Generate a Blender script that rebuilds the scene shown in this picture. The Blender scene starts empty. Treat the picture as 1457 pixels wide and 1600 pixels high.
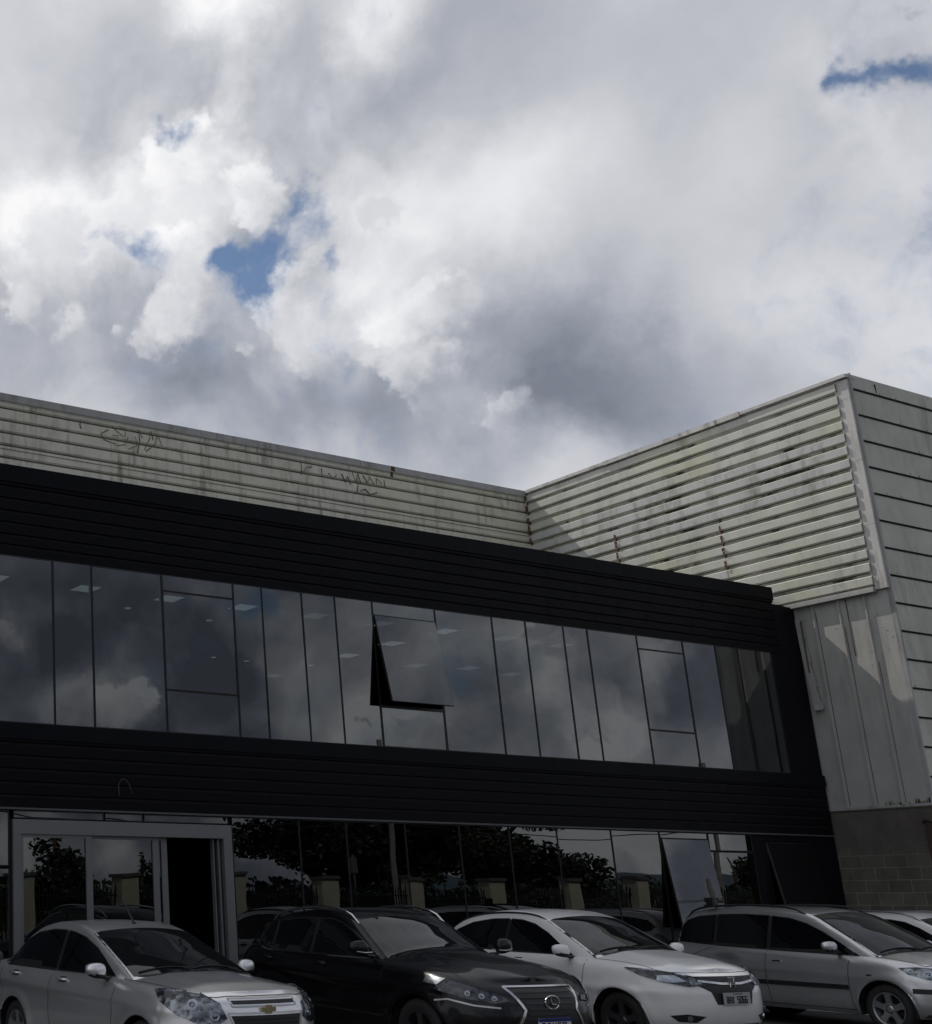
import bpy, bmesh, math, random
from mathutils import Vector, Matrix
from mathutils.bvhtree import BVHTree
from mathutils.geometry import delaunay_2d_cdt
R = math.radians
random.seed(7)
scn = bpy.context.scene
col = scn.collection

# ------------------------------------------------------------------ camera
# X runs along the black front, Y into the building, Z up; the photograph is the right part of a wider
# picture, so the lens has a real shift.
cam_d = bpy.data.cameras.new('camera')
cam = bpy.data.objects.new('camera', cam_d)
col.objects.link(cam)
cam.location = (0, 0, 1.72)
cam.rotation_euler = (R(90 + 14.586), 0, R(-24.44))
cam_d.sensor_fit = 'HORIZONTAL'
cam_d.sensor_width = 36
cam_d.lens = 36 * 1878 / 1457
cam_d.shift_x = (728.5 + 40) / 1457
cam_d.shift_y = (918 - 800) / 1457
cam_d.clip_end = 3000
scn.camera = cam

# ------------------------------------------------------------------ light and view
SUN = Vector((-.38, 1.0, 1.36)).normalized()
sun_d = bpy.data.lights.new('sun', 'SUN')
sun_d.energy = 2.7
sun_d.angle = R(.6)
sun_d.color = (1, .965, .90)
sun = bpy.data.objects.new('sun', sun_d)
col.objects.link(sun)
sun.rotation_euler = (-SUN).to_track_quat('-Z', 'Y').to_euler()
scn.view_settings.view_transform = 'Standard'
scn.view_settings.look = 'None'
scn.view_settings.exposure = 0
scn.view_settings.gamma = 1
scn.cycles.max_bounces = 8
scn.cycles.glossy_bounces = 5
scn.cycles.transparent_max_bounces = 16

# world: Nishita sky behind procedural clouds placed by direction
SKY_S= [(0.511, -0.845, 0.156, 0.029, 0.75), (0.475, -0.867, 0.152, 0.021, 0.4), (0.428, -0.877, 0.217, 0.029, 0.5), (0.694, -0.709, 0.128, 0.033, 0.6), (0.666, -0.735, 0.125, 0.024, 0.4), (0.758, -0.635, 0.152, 0.023, 0.45), (0.78, -0.614, 0.121, 0.02, 0.5), (0.806, -0.571, 0.155, 0.019, 0.45), (0.796, -0.596, 0.111, 0.017, 0.4), (0.77, -0.613, 0.178, 0.018, -0.1), (0.787, -0.597, 0.157, 0.02, -0.15), (0.744, -0.657, 0.12, 0.018, -0.1), (0.746, -0.636, 0.197, 0.023, 0.4), (0.583, -0.792, 0.185, 0.036, -0.25), (0.631, -0.743, 0.222, 0.035, -0.22), (0.731, -0.663, 0.164, 0.028, -0.22), (0.53, -0.822, 0.207, 0.047, -0.15), (0.617, -0.772, 0.153, 0.03, 0.15), (0.455, -0.873, 0.178, 0.026, -0.15), (0.708, -0.673, 0.214, 0.033, 0.1), (0.783, -0.596, 0.181, 0.026, 0.3), (0.446, -0.894, 0.044, 0.031, 0.8), (0.51, -0.859, 0.048, 0.031, 0.8), (0.743, -0.668, 0.035, 0.04, 0.6), (0.785, -0.619, 0.039, 0.038, 0.7), (0.816, -0.577, 0.038, 0.029, 0.7), (0.599, -0.799, 0.058, 0.025, 0.7)]
SKY_SH= [(0.511, -0.845, 0.156, 0.02, 0.95), (0.527, -0.835, 0.158, 0.015, 0.95), (0.48, -0.864, 0.154, 0.014, 0.85), (0.426, -0.879, 0.217, 0.021, 0.8), (0.694, -0.709, 0.126, 0.024, 0.85), (0.673, -0.729, 0.125, 0.017, 0.75), (0.77, -0.627, 0.118, 0.024, 0.85), (0.762, -0.625, 0.17, 0.02, 0.8), (0.8, -0.587, 0.124, 0.019, 0.85), (0.808, -0.567, 0.159, 0.016, 0.8), (0.749, -0.633, 0.197, 0.016, 0.8), (0.713, -0.687, 0.142, 0.014, 0.75), (0.787, -0.597, 0.157, 0.018, 0.8)]
SKY_SG= [(0.599, -0.767, 0.232, 0.02, 0.9), (0.724, -0.668, 0.169, 0.017, 0.7), (0.766, -0.613, 0.195, 0.013, 0.9), (0.537, -0.825, 0.176, 0.021, 0.6), (0.574, -0.796, 0.195, 0.019, 0.5)]
SKY_H= [(0.608, 0.612, 0.505, 0.032, 0.9), (0.414, 0.75, 0.516, 0.035, 0.97), (0.459, 0.718, 0.524, 0.042, 1.0), (0.497, 0.679, 0.54, 0.041, 1.02), (0.541, 0.663, 0.517, 0.03, 0.92), (0.399, 0.79, 0.465, 0.031, 0.82), (0.437, 0.774, 0.459, 0.031, 0.86), (0.574, 0.679, 0.458, 0.037, 1.0), (0.47, 0.759, 0.451, 0.028, 0.86), (0.518, 0.72, 0.462, 0.046, 0.95), (0.498, 0.751, 0.433, 0.031, 0.8), (0.557, 0.709, 0.432, 0.03, 0.82), (0.6, 0.685, 0.414, 0.034, 0.8), (0.648, 0.635, 0.42, 0.042, 1.02), (0.629, 0.661, 0.409, 0.029, 0.86), (0.668, 0.637, 0.385, 0.028, 0.74), (0.709, 0.607, 0.359, 0.023, 0.7)]
SKY_B= [(0.47, 0.612, 0.636, 0.036, 0.4), (0.524, 0.586, 0.619, 0.031, -0.12), (0.563, 0.549, 0.618, 0.032, 0.3), (0.626, 0.5, 0.598, 0.062, -0.2), (0.721, 0.418, 0.553, 0.061, -0.1), (0.433, 0.67, 0.602, 0.061, -0.05), (0.547, 0.603, 0.581, 0.082, -0.06), (0.608, 0.565, 0.558, 0.053, -0.04), (0.405, 0.722, 0.56, 0.054, 0.16), (0.496, 0.682, 0.538, 0.053, 0.34), (0.393, 0.755, 0.525, 0.05, 0.3), (0.461, 0.721, 0.517, 0.04, 0.3), (0.599, 0.614, 0.514, 0.051, 0.24), (0.655, 0.571, 0.494, 0.058, 0.22), (0.684, 0.519, 0.513, 0.043, 0.1), (0.514, 0.714, 0.476, 0.035, 0.28), (0.44, 0.769, 0.463, 0.051, 0.08), (0.422, 0.802, 0.423, 0.073, -0.2), (0.506, 0.751, 0.424, 0.056, -0.1), (0.561, 0.725, 0.401, 0.065, -0.22), (0.574, 0.689, 0.443, 0.039, 0.12), (0.633, 0.641, 0.433, 0.043, 0.27), (0.652, 0.629, 0.424, 0.028, 0.15), (0.613, 0.635, 0.47, 0.043, 0.12), (0.656, 0.651, 0.383, 0.057, -0.24), (0.617, 0.677, 0.402, 0.039, -0.06), (0.689, 0.637, 0.346, 0.042, -0.14), (0.707, 0.607, 0.364, 0.028, 0.16), (0.729, 0.565, 0.387, 0.049, -0.34), (0.752, 0.557, 0.352, 0.048, -0.36), (0.684, 0.581, 0.442, 0.041, -0.08), (0.788, 0.507, 0.349, 0.046, -0.32), (0.727, 0.542, 0.422, 0.052, -0.16), (0.739, 0.482, 0.47, 0.057, 0.04), (0.717, 0.468, 0.516, 0.056, -0.04), (0.773, 0.46, 0.436, 0.048, -0.06), (0.8, 0.403, 0.445, 0.045, -0.09), (0.823, 0.456, 0.339, 0.043, -0.1), (0.723, 0.616, 0.313, 0.028, -0.15), (0.753, 0.573, 0.323, 0.027, 0.12), (0.771, 0.549, 0.323, 0.022, 0.05), (0.814, 0.363, 0.453, 0.032, 0.06), (0.758, 0.392, 0.521, 0.03, 0.05)]
SKY_G= [(0.554, 0.675, 0.487, 0.03, 1.1), (0.53, 0.692, 0.49, 0.015, 0.6), (0.552, 0.628, 0.549, 0.011, 0.5), (0.562, 0.643, 0.521, 0.012, 0.6), (0.429, 0.747, 0.507, 0.012, 0.5), (0.565, 0.675, 0.473, 0.017, 0.8), (0.535, 0.687, 0.492, 0.015, 0.7), (0.478, 0.726, 0.495, 0.014, 0.75), (0.463, 0.734, 0.497, 0.01, 0.5), (0.44, 0.737, 0.514, 0.012, 0.75), (0.45, 0.737, 0.504, 0.01, 0.5), (0.56, 0.631, 0.537, 0.014, 0.8), (0.572, 0.632, 0.523, 0.014, 0.75), (0.583, 0.637, 0.504, 0.013, 0.7), (0.48, 0.665, 0.571, 0.012, 0.8), (0.47, 0.667, 0.578, 0.008, 0.5), (0.561, 0.655, 0.506, 0.011, 0.6), (0.58, 0.654, 0.485, 0.011, 0.6), (0.778, 0.375, 0.504, 0.009, 0.85), (0.786, 0.367, 0.498, 0.007, 0.5), (0.789, 0.358, 0.499, 0.007, 0.5), (0.794, 0.349, 0.498, 0.008, 0.75), (0.8, 0.337, 0.496, 0.011, 0.75), (0.755, 0.4, 0.519, 0.008, 0.8), (0.762, 0.394, 0.514, 0.006, 0.5), (0.782, 0.328, 0.53, 0.008, 0.8), (0.638, 0.556, 0.532, 0.006, 0.6), (0.599, 0.639, 0.482, 0.008, 0.5)]
SKY_K= [(0.494, 0.729, 0.473, 0.15, 1.0), (0.639, 0.642, 0.424, 0.085, 0.9), (0.517, 0.671, 0.531, 0.12, 0.8), (0.717, 0.599, 0.357, 0.055, 0.6), (0.783, 0.363, 0.504, 0.043, 0.7), (0.569, 0.557, 0.605, 0.07, 0.4)]

w = bpy.data.worlds.new('World')
scn.world = w
w.use_nodes = True
nt = w.node_tree
nt.nodes.clear()


class NG:
    """short-hand for building node graphs"""
    def __init__(s, nt): s.nt = nt
    def n(s, t, **k):
        o = s.nt.nodes.new(t)
        for a, b in k.items(): setattr(o, a, b)
        return o
    def put(s, sock, v):
        if hasattr(v, 'links') or isinstance(v, bpy.types.NodeSocket): s.nt.links.new(v, sock)
        else: sock.default_value = v
    def m(s, op, a, b=None, c=None, clamp=False):
        o = s.n('ShaderNodeMath', operation=op, use_clamp=clamp)
        s.put(o.inputs[0], a)
        if b is not None: s.put(o.inputs[1], b)
        if c is not None: s.put(o.inputs[2], c)
        return o.outputs[0]
    def v(s, op, a, b=None, scale=None):
        o = s.n('ShaderNodeVectorMath', operation=op)
        s.put(o.inputs[0], a)
        if b is not None: s.put(o.inputs[1], b)
        if scale is not None: s.put(o.inputs['Scale'], scale)
        return o.outputs['Value'] if op in ('DISTANCE', 'LENGTH', 'DOT_PRODUCT') else o.outputs[0]
    def noise(s, vec, scale, detail=4, rough=.55, dist=0, out='Fac'):
        o = s.n('ShaderNodeTexNoise')
        s.put(o.inputs['Vector'], vec)
        o.inputs['Scale'].default_value = scale
        o.inputs['Detail'].default_value = detail
        o.inputs['Roughness'].default_value = rough
        o.inputs['Distortion'].default_value = dist
        return o.outputs[out]
    def rng(s, v, a, b, c, d, kind='LINEAR', clamp=True):
        o = s.n('ShaderNodeMapRange', interpolation_type=kind, clamp=clamp)
        s.put(o.inputs[0], v)
        for i, q in zip((1, 2, 3, 4), (a, b, c, d)): s.put(o.inputs[i], q)
        return o.outputs[0]
    def ramp(s, v, stops, interp='LINEAR'):
        o = s.n('ShaderNodeValToRGB')
        cr = o.color_ramp
        cr.interpolation = interp
        while len(cr.elements) < len(stops): cr.elements.new(.5)
        for e, (p, c) in zip(cr.elements, stops):
            e.position = p
            e.color = (*c, 1) if len(c) == 3 else c
        s.put(o.inputs[0], v)
        return o.outputs[0]
    def mix(s, f, a, b, bt='MIX'):
        o = s.n('ShaderNodeMix', data_type='RGBA', blend_type=bt)
        s.put(o.inputs[0], f)
        s.put(o.inputs[6], a)
        s.put(o.inputs[7], b)
        return o.outputs[2]


g = NG(nt)
P = g.n('ShaderNodeTexCoord').outputs['Generated']
w1 = g.v('SUBTRACT', g.noise(P, 3.2, 2, .5, out='Color'), (.5, .5, .5))
w2 = g.v('SUBTRACT', g.noise(P, 13, 5, .62, out='Color'), (.5, .5, .5))
Pw = g.v('ADD', g.v('ADD', P, g.v('SCALE', w1, scale=.06)), g.v('SCALE', w2, scale=.075))
Pd = g.v('ADD', g.v('ADD', P, g.v('SCALE', w1, scale=.12)), g.v('SCALE', w2, scale=.03))


def field(lst, pos, base=0.0):
    acc = base
    for x, y, z, r, a in lst:
        d = g.v('DISTANCE', pos, (x, y, z))
        acc = g.m('ADD', g.rng(d, 0, r * 1.7, a, 0, 'SMOOTHSTEP'), acc)
    return acc


def billow(pos, scale, detail):
    v = g.n('ShaderNodeTexVoronoi', feature='F1')
    g.put(v.inputs['Vector'], pos)
    v.inputs['Scale'].default_value = scale
    v.inputs['Detail'].default_value = detail
    v.inputs['Roughness'].default_value = .55
    d = v.outputs['Distance']  # dbg
    return g.m('MULTIPLY', d, d)


Bf = field(SKY_B + SKY_S, Pw, .66)
Gf = field(SKY_G + SKY_SG, Pw, 0.0)
Kf = field(SKY_K, Pw, .10)
south = g.rng(g.v('DOT_PRODUCT', P, (.25, -.85, .15)), -.1, .5, 0, 1)
Kf = g.m('ADD', Kf, g.m('MULTIPLY', south, 1.3))
f1 = g.noise(Pd, 6.5, 8, .52)
h1 = g.noise(Pd, 21, 5, .6)
big = g.noise(Pd, 2.0, 3, .5)
wf = g.v('SUBTRACT', g.noise(P, 30, 4, .6, out='Color'), (.5, .5, .5))
Pb = g.v('ADD', Pd, g.v('SCALE', wf, scale=.035))
b1 = billow(Pb, 7, 4)
f2 = g.noise(g.v('ADD', Pd, tuple(SUN * .03)), 6.5, 6, .52)
lit = g.rng(b1, .0, .8, .12, -.16)
lit = g.m('ADD', lit, g.m('MULTIPLY', g.m('SUBTRACT', f1, f2), 1.1))
lit = g.m('MULTIPLY', lit, Kf)
# away from the sun the cloud cover is patchier
soft = g.m('MULTIPLY', g.m('SUBTRACT', f1, .5), g.rng(south, 0, 1, .30, 1.5))
soft = g.m('ADD', soft, g.m('MULTIPLY', g.m('SUBTRACT', big, .5), g.rng(south, 0, 1, .12, 1.9)))
soft = g.m('ADD', soft, g.m('MULTIPLY', g.m('SUBTRACT', h1, .5), .07))
val = g.m('ADD', g.m('ADD', g.m('ADD', Bf, soft), lit), g.m('MULTIPLY', south, -.20))
# cumulus heads: crisp lumpy outline towards the sun, fading into their base
Ph = g.v('ADD', g.v('ADD', Pb, g.v('SCALE', w2, scale=.05)), g.v('SCALE', w1, scale=-.12))
lump = g.m('MULTIPLY', g.m('SUBTRACT', b1, .55), .022)
fine = g.rng(b1, .0, .8, .07, -.12)
for hx, hy, hz, hr, ha in SKY_H + SKY_SH:
    d = g.m('ADD', g.v('DISTANCE', Ph, (hx, hy, hz)), lump)
    up_ = g.m('SUBTRACT', g.v('DOT_PRODUCT', Ph, tuple(SUN)), SUN.dot(Vector((hx, hy, hz))))
    mk = g.m('MULTIPLY', g.rng(d, hr * .98, hr * 1.38, 1, 0, 'SMOOTHSTEP'), g.rng(up_, -hr * .75, hr * .25, 0, 1, 'SMOOTHSTEP'))
    sh_ = g.m('ADD', g.rng(up_, -hr * .8, hr * .7, ha - .30, ha + .06), fine)
    val = g.m('ADD', g.m('MULTIPLY', g.m('SUBTRACT', sh_, val), mk), val)
cloud = g.ramp(val, [(0.0, (.20, .22, .27)), (.28, (.33, .355, .42)), (.5, (.50, .515, .56)), (.72, (.70, .71, .745)), (.95, (.95, .95, .96))])
edge = g.m('ADD', Gf, g.m('MULTIPLY', g.m('SUBTRACT', f1, .5), 1.5))
edge = g.m('ADD', edge, g.m('MULTIPLY', g.m('SUBTRACT', h1, .5), 1.7))
mask = g.rng(edge, .06, 1.15, 0, .97, 'SMOOTHSTEP')
sky = g.n('ShaderNodeTexSky', sky_type='NISHITA', sun_disc=False)
sky.sun_elevation = math.asin(SUN.z)
sky.sun_rotation = math.atan2(SUN.x, SUN.y)
sky.air_density = 1.0
sky.dust_density = .3
sky.ozone_density = 2.5
bg1 = g.n('ShaderNodeBackground')
g.put(bg1.inputs[0], sky.outputs[0])
bg1.inputs[1].default_value = .085
bg2 = g.n('ShaderNodeBackground')
g.put(bg2.inputs[0], cloud)
bg2.inputs[1].default_value = 1.0
mx = g.n('ShaderNodeMixShader')
g.put(mx.inputs[0], mask)
nt.links.new(bg2.outputs[0], mx.inputs[1])
nt.links.new(bg1.outputs[0], mx.inputs[2])
out = g.n('ShaderNodeOutputWorld')
nt.links.new(mx.outputs[0], out.inputs[0])
w.cycles.sampling_method = 'MANUAL'
w.cycles.sample_map_resolution = 512


# ------------------------------------------------------------------ helpers
def tag(o, label=None, cat=None, group=None, kind=None):
    if label: o['label'] = label
    if cat: o['category'] = cat
    if group: o['group'] = group
    if kind: o['kind'] = kind
    return o


def empty(name, loc=(0, 0, 0), rz=0, label=None, cat=None, group=None):
    o = bpy.data.objects.new(name, None)
    o.empty_display_size = .2
    o.location = loc
    o.rotation_euler = (0, 0, rz)
    col.objects.link(o)
    return tag(o, label, cat, group)


class MB:
    """collects faces; build() links them as one mesh object"""
    def __init__(s): s.v = []; s.f = []; s.mi = []; s.sm = []
    def add(s, vs, fs, mi=0, smooth=False):
        b = len(s.v)
        s.v += [tuple(p) for p in vs]
        s.f += [tuple(b + i for i in f) for f in fs]
        s.mi += [mi] * len(fs)
        s.sm += [smooth] * len(fs)
        return s
    def box(s, a, b, mi=0):
        (x0, y0, z0), (x1, y1, z1) = a, b
        vs = [(x0, y0, z0), (x1, y0, z0), (x1, y1, z0), (x0, y1, z0), (x0, y0, z1), (x1, y0, z1), (x1, y1, z1), (x0, y1, z1)]
        return s.add(vs, [(0, 3, 2, 1), (4, 5, 6, 7), (0, 1, 5, 4), (1, 2, 6, 5), (2, 3, 7, 6), (3, 0, 4, 7)], mi)
    def hexa(s, p, mi=0):
        """8 corners: bottom ring 0-3, top ring 4-7"""
        return s.add(p, [(0, 3, 2, 1), (4, 5, 6, 7), (0, 1, 5, 4), (1, 2, 6, 5), (2, 3, 7, 6), (3, 0, 4, 7)], mi)
    def tube(s, pts, r, n=8, mi=0, caps=True, flat=1.0):
        pts = [Vector(p) for p in pts]
        rs = r if isinstance(r, (list, tuple)) else [r] * len(pts)
        vs = []
        for i, p in enumerate(pts):
            d = (pts[min(i + 1, len(pts) - 1)] - pts[max(i - 1, 0)]).normalized()
            a = Vector((0, 0, 1)) if abs(d.z) < .9 else Vector((0, 1, 0))
            u = d.cross(a).normalized()
            q = u.cross(d)
            for k in range(n):
                t = 2 * math.pi * k / n
                vs.append(p + (u * math.cos(t) + q * math.sin(t) * flat) * rs[i])
        fs = [(i * n + k, i * n + (k + 1) % n, (i + 1) * n + (k + 1) % n, (i + 1) * n + k) for i in range(len(pts) - 1) for k in range(n)]
        s.add(vs, fs, mi, True)
        if caps: s.add(vs[:n], [tuple(range(n))], mi); s.add(vs[-n:], [tuple(reversed(range(n)))], mi)
        return s
    def lathe(s, prof, c, axis='Y', n=40, mi=0, smooth=True):
        """prof: (radius, offset along the axis)"""
        vs = []
        for r, h in prof:
            for k in range(n):
                t = 2 * math.pi * k / n
                a, b = r * math.cos(t), r * math.sin(t)
                vs.append({'Y': (c[0] + a, c[1] + h, c[2] + b), 'Z': (c[0] + a, c[1] + b, c[2] + h), 'X': (c[0] + h, c[1] + a, c[2] + b)}[axis])
        fs = [(i * n + k, i * n + (k + 1) % n, (i + 1) * n + (k + 1) % n, (i + 1) * n + k) for i in range(len(prof) - 1) for k in range(n)]
        return s.add(vs, fs, mi, smooth)
    def build(s, name, mats, parent=None):
        me = bpy.data.meshes.new(name)
        me.from_pydata(s.v, [], s.f)
        for m in (mats if isinstance(mats, (list, tuple)) else [mats]): me.materials.append(m)
        me.polygons.foreach_set('material_index', s.mi)
        me.polygons.foreach_set('use_smooth', s.sm)
        me.update()
        o = bpy.data.objects.new(name, me)
        col.objects.link(o)
        if parent: o.parent = parent
        return o


def principled(name, base=(.5, .5, .5), rough=.5, metal=0, coat=0, spec=.5):
    m = bpy.data.materials.new(name)
    m.use_nodes = True
    b = m.node_tree.nodes['Principled BSDF']
    b.inputs['Base Color'].default_value = (*base, 1)
    b.inputs['Roughness'].default_value = rough
    b.inputs['Metallic'].default_value = metal
    b.inputs['Coat Weight'].default_value = coat
    b.inputs['Coat Roughness'].default_value = .04
    b.inputs['Specular IOR Level'].default_value = spec
    return m, NG(m.node_tree), b


def mat(name, base, rough=.5, metal=0, coat=0, spec=.5, vary=.12, scale=3, bump=0, bscale=40, stretch=(1, 1, 1)):
    m, g, b = principled(name, base, rough, metal, coat, spec)
    tc = g.n('ShaderNodeTexCoord').outputs['Object']
    mp = g.n('ShaderNodeMapping')
    g.put(mp.inputs[0], tc)
    mp.inputs['Scale'].default_value = stretch
    nz = g.noise(mp.outputs[0], scale, 5, .6)
    lo = tuple(c * (1 - vary) for c in base)
    hi = tuple(min(1, c * (1 + vary)) for c in base)
    g.put(b.inputs['Base Color'], g.ramp(nz, [(.3, lo), (.7, hi)]))
    g.put(b.inputs['Roughness'], g.rng(nz, .3, .7, rough * .88, min(1, rough * 1.12)))
    if bump:
        bp = g.n('ShaderNodeBump')
        bp.inputs['Strength'].default_value = bump
        bp.inputs['Distance'].default_value = .01
        g.put(bp.inputs['Height'], g.noise(tc, bscale, 3, .6))
        g.put(b.inputs['Normal'], bp.outputs[0])
    return m


def streaked(name, base, dirt, amount, rough=.55, horiz='Y', sx=9, spots=.5, metal=0, hue=(1, 1, 1), spec=.5, yel=0):
    """painted sheet metal with run-down streaks, blotches and specks of grime"""
    m, g, b = principled(name, base, rough, metal, 0, spec)
    tc = g.n('ShaderNodeTexCoord').outputs['Object']
    mp = g.n('ShaderNodeMapping')
    g.put(mp.inputs[0], tc)
    mp.inputs['Scale'].default_value = (sx, sx, .9)
    st = g.noise(mp.outputs[0], 1.0, 6, .65)
    bl = g.noise(tc, .55, 5, .6)
    sp = g.noise(tc, 17, 5, .75)
    k = g.m('MULTIPLY', g.rng(st, .48, .70, 0, 1), g.rng(bl, .36, .60, 0, 1))
    k = g.m('ADD', k, g.m('MULTIPLY', g.rng(sp, .60, .70, 0, 1), g.m('MULTIPLY', g.rng(bl, .45, .7, .1, 1), spots)))
    k = g.m('MULTIPLY', k, amount, clamp=True)
    c0 = g.ramp(g.noise(tc, 1.3, 4, .6), [(.3, tuple(c * .88 for c in base)), (.7, tuple(min(1, c * 1.1 * h) for c, h in zip(base, hue)))])
    if yel: c0 = g.mix(g.m('MULTIPLY', g.rng(g.noise(tc, .42, 4, .65), .47, .64, 0, 1), yel), c0, (base[0] * .98, base[1] * 1.0, base[2] * .72, 1))
    g.put(b.inputs['Base Color'], g.mix(k, c0, (*dirt, 1)))
    g.put(b.inputs['Roughness'], g.rng(k, 0, 1, rough, .9))
    bp = g.n('ShaderNodeBump')
    bp.inputs['Strength'].default_value = .25
    bp.inputs['Distance'].default_value = .02
    g.put(bp.inputs['Height'], g.noise(tc, 2.2, 3, .5))
    g.put(b.inputs['Normal'], bp.outputs[0])
    return m


M = {}
M['black_clad'] = streaked('black cladding', (.0055, .0055, .0078), (.013, .0125, .013), .7, .5, sx=5, spots=.25, spec=.07)
M['black_flash'] = streaked('black flashing', (.0065, .007, .0095), (.014, .014, .015), .6, .5, sx=3, spots=.2, spec=.07)
M['black'] = mat('dark panel', (.006, .006, .009), .6, spec=.1)
M['groove'] = mat('dark groove', (.004, .004, .004), .9)
M['beige'] = streaked('beige sheet', (.63, .615, .53), (.16, .15, .115), .9, .5, sx=7, spots=.9, yel=.3)
M['beige2'] = streaked('beige ribs', (.56, .56, .51), (.20, .20, .15), .6, .45, sx=3, spots=.8, yel=.6)
M['beige3'] = streaked('beige grey ribs', (.54, .545, .53), (.17, .17, .13), .8, .45, sx=3, spots=.5)
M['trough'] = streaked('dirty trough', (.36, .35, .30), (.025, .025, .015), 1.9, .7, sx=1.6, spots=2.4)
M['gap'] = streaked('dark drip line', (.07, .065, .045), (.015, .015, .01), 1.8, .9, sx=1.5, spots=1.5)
M['grime'] = streaked('groove grime', (.10, .095, .075), (.02, .02, .015), 1.2, .9, sx=2, spots=1)
M['coping'] = streaked('grey coping', (.34, .34, .34), (.14, .13, .11), .8, .5, sx=6, spots=.6)
M['coping_lit'] = streaked('sunlit coping', (.55, .54, .52), (.12, .12, .11), 1.0, .5, sx=4, spots=1)  # lighter copy of the coping: sunlight on the wing put into the colour
M['sheet'] = streaked('grey sheet', (.385, .38, .36), (.20, .19, .165), .55, .5, sx=7, spots=.45)
M['end'] = streaked('end panel', (.50, .50, .44), (.20, .195, .16), .5, .6, sx=4, spots=.3)
M['rust'] = mat('rust', (.10, .042, .022), .9, vary=.5, scale=20)
M['alu'] = mat('grey aluminium', (.15, .155, .16), .42, .25, vary=.05)
M['mullion'] = mat('black gasket', (.006, .006, .007), .5)
M['darkroom'] = mat('dark room', (.035, .036, .038), .9)
M['mark'] = mat('scrawl', (.13, .13, .11), .9)
M['mark2'] = mat('pale scrawl', (.20, .20, .20), .8)


def glass_mat(name, tint, ior=1.62, wav=.0016, rough=0.0):
    m = bpy.data.materials.new(name)
    m.use_nodes = True
    nt = m.node_tree
    nt.nodes.clear()
    g = NG(nt)
    tr = g.n('ShaderNodeBsdfTransparent')
    tr.inputs[0].default_value = (*tint, 1)
    gl = g.n('ShaderNodeBsdfGlossy')
    gl.inputs['Roughness'].default_value = rough
    gl.inputs[0].default_value = (.93, .97, 1, 1)
    fr = g.n('ShaderNodeFresnel')
    fr.inputs[0].default_value = ior
    bp = g.n('ShaderNodeBump')
    bp.inputs['Strength'].default_value = 1
    bp.inputs['Distance'].default_value = wav
    tc = g.n('ShaderNodeTexCoord').outputs['Object']
    g.put(bp.inputs['Height'], g.noise(tc, 1.1, 1, .4))
    g.put(gl.inputs['Normal'], bp.outputs[0])
    mx = g.n('ShaderNodeMixShader')
    g.put(mx.inputs[0], fr.outputs[0])
    nt.links.new(tr.outputs[0], mx.inputs[1])
    nt.links.new(gl.outputs[0], mx.inputs[2])
    o = g.n('ShaderNodeOutputMaterial')
    nt.links.new(mx.outputs[0], o.inputs[0])
    return m


M['glass'] = glass_mat('tinted glass', (.065, .075, .08), 1.95)
M['glass_low'] = glass_mat('ground floor glass', (.05, .055, .06), 1.72)

# ------------------------------------------------------------------ ground
def brick_ground():
    m, g, b = principled('asphalt', (.05, .05, .05), .85)
    tc = g.n('ShaderNodeTexCoord').outputs['Object']
    a = g.noise(tc, .4, 5, .6); c = g.noise(tc, 60, 3, .7)
    k = g.m('ADD', g.m('MULTIPLY', a, .6), g.m('MULTIPLY', c, .4))
    g.put(b.inputs['Base Color'], g.ramp(k, [(.35, (.024, .023, .022)), (.65, (.052, .050, .048))]))
    bp = g.n('ShaderNodeBump'); bp.inputs['Strength'].default_value = .5; bp.inputs['Distance'].default_value = .006
    g.put(bp.inputs['Height'], c); g.put(b.inputs['Normal'], bp.outputs[0])
    return m
M['asphalt'] = brick_ground()
M['concrete'] = mat('worn concrete', (.24, .235, .22), .85, vary=.25, scale=2, bump=.4, bscale=50)
M['paint_line'] = mat('worn line paint', (.55, .55, .52), .8, vary=.3, scale=14)
M['earth'] = mat('grass verge', (.045, .06, .025), .95, vary=.5, scale=3)
tag(MB().add([(-900, -900, 0), (900, -900, 0), (900, 900, 0), (-900, 900, 0)], [(0, 1, 2, 3)]).build('ground', M['earth']), kind='structure')
tag(MB().add([(-40, -4.6, .008), (90, -4.6, .008), (90, 22, .008), (-40, 22, .008)], [(0, 1, 2, 3)]).build('forecourt', M['asphalt']), kind='structure')
tag(MB().box((-40, 14.1, .0), (25.4, 15.3, .13)).build('pavement', M['concrete']), kind='structure')
ln = MB()
for x in (5.4, 8.85, 12.35, 16.6, 20.6):
    ln.add([(x, 8.6, .012), (x + .1, 8.6, .012), (x + .1, 13.9, .012), (x, 13.9, .012)], [(0, 1, 2, 3)])
tag(ln.build('parking_marking', M['paint_line']), kind='structure')

# ------------------------------------------------------------------ black office front
Y0 = 15.0
XE = 24.8          # end of the black front
XW = 25.5          # plane of the metal wall
XL = -6.0


def ribbed(x0, x1, zt, zb, lines, y, depth=.028, gh=.034, side=None):
    """flat boards with recessed grooves at 'lines' (profile in z, run along X)"""
    pr = [(zt, 0)]
    for z in lines:
        pr += [(z + gh * .5 + .012, 0), (z + gh * .5, depth), (z - gh * .5, depth), (z - gh * .5 - .006, 0)]
    pr += [(zb, 0)]
    return pr


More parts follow.
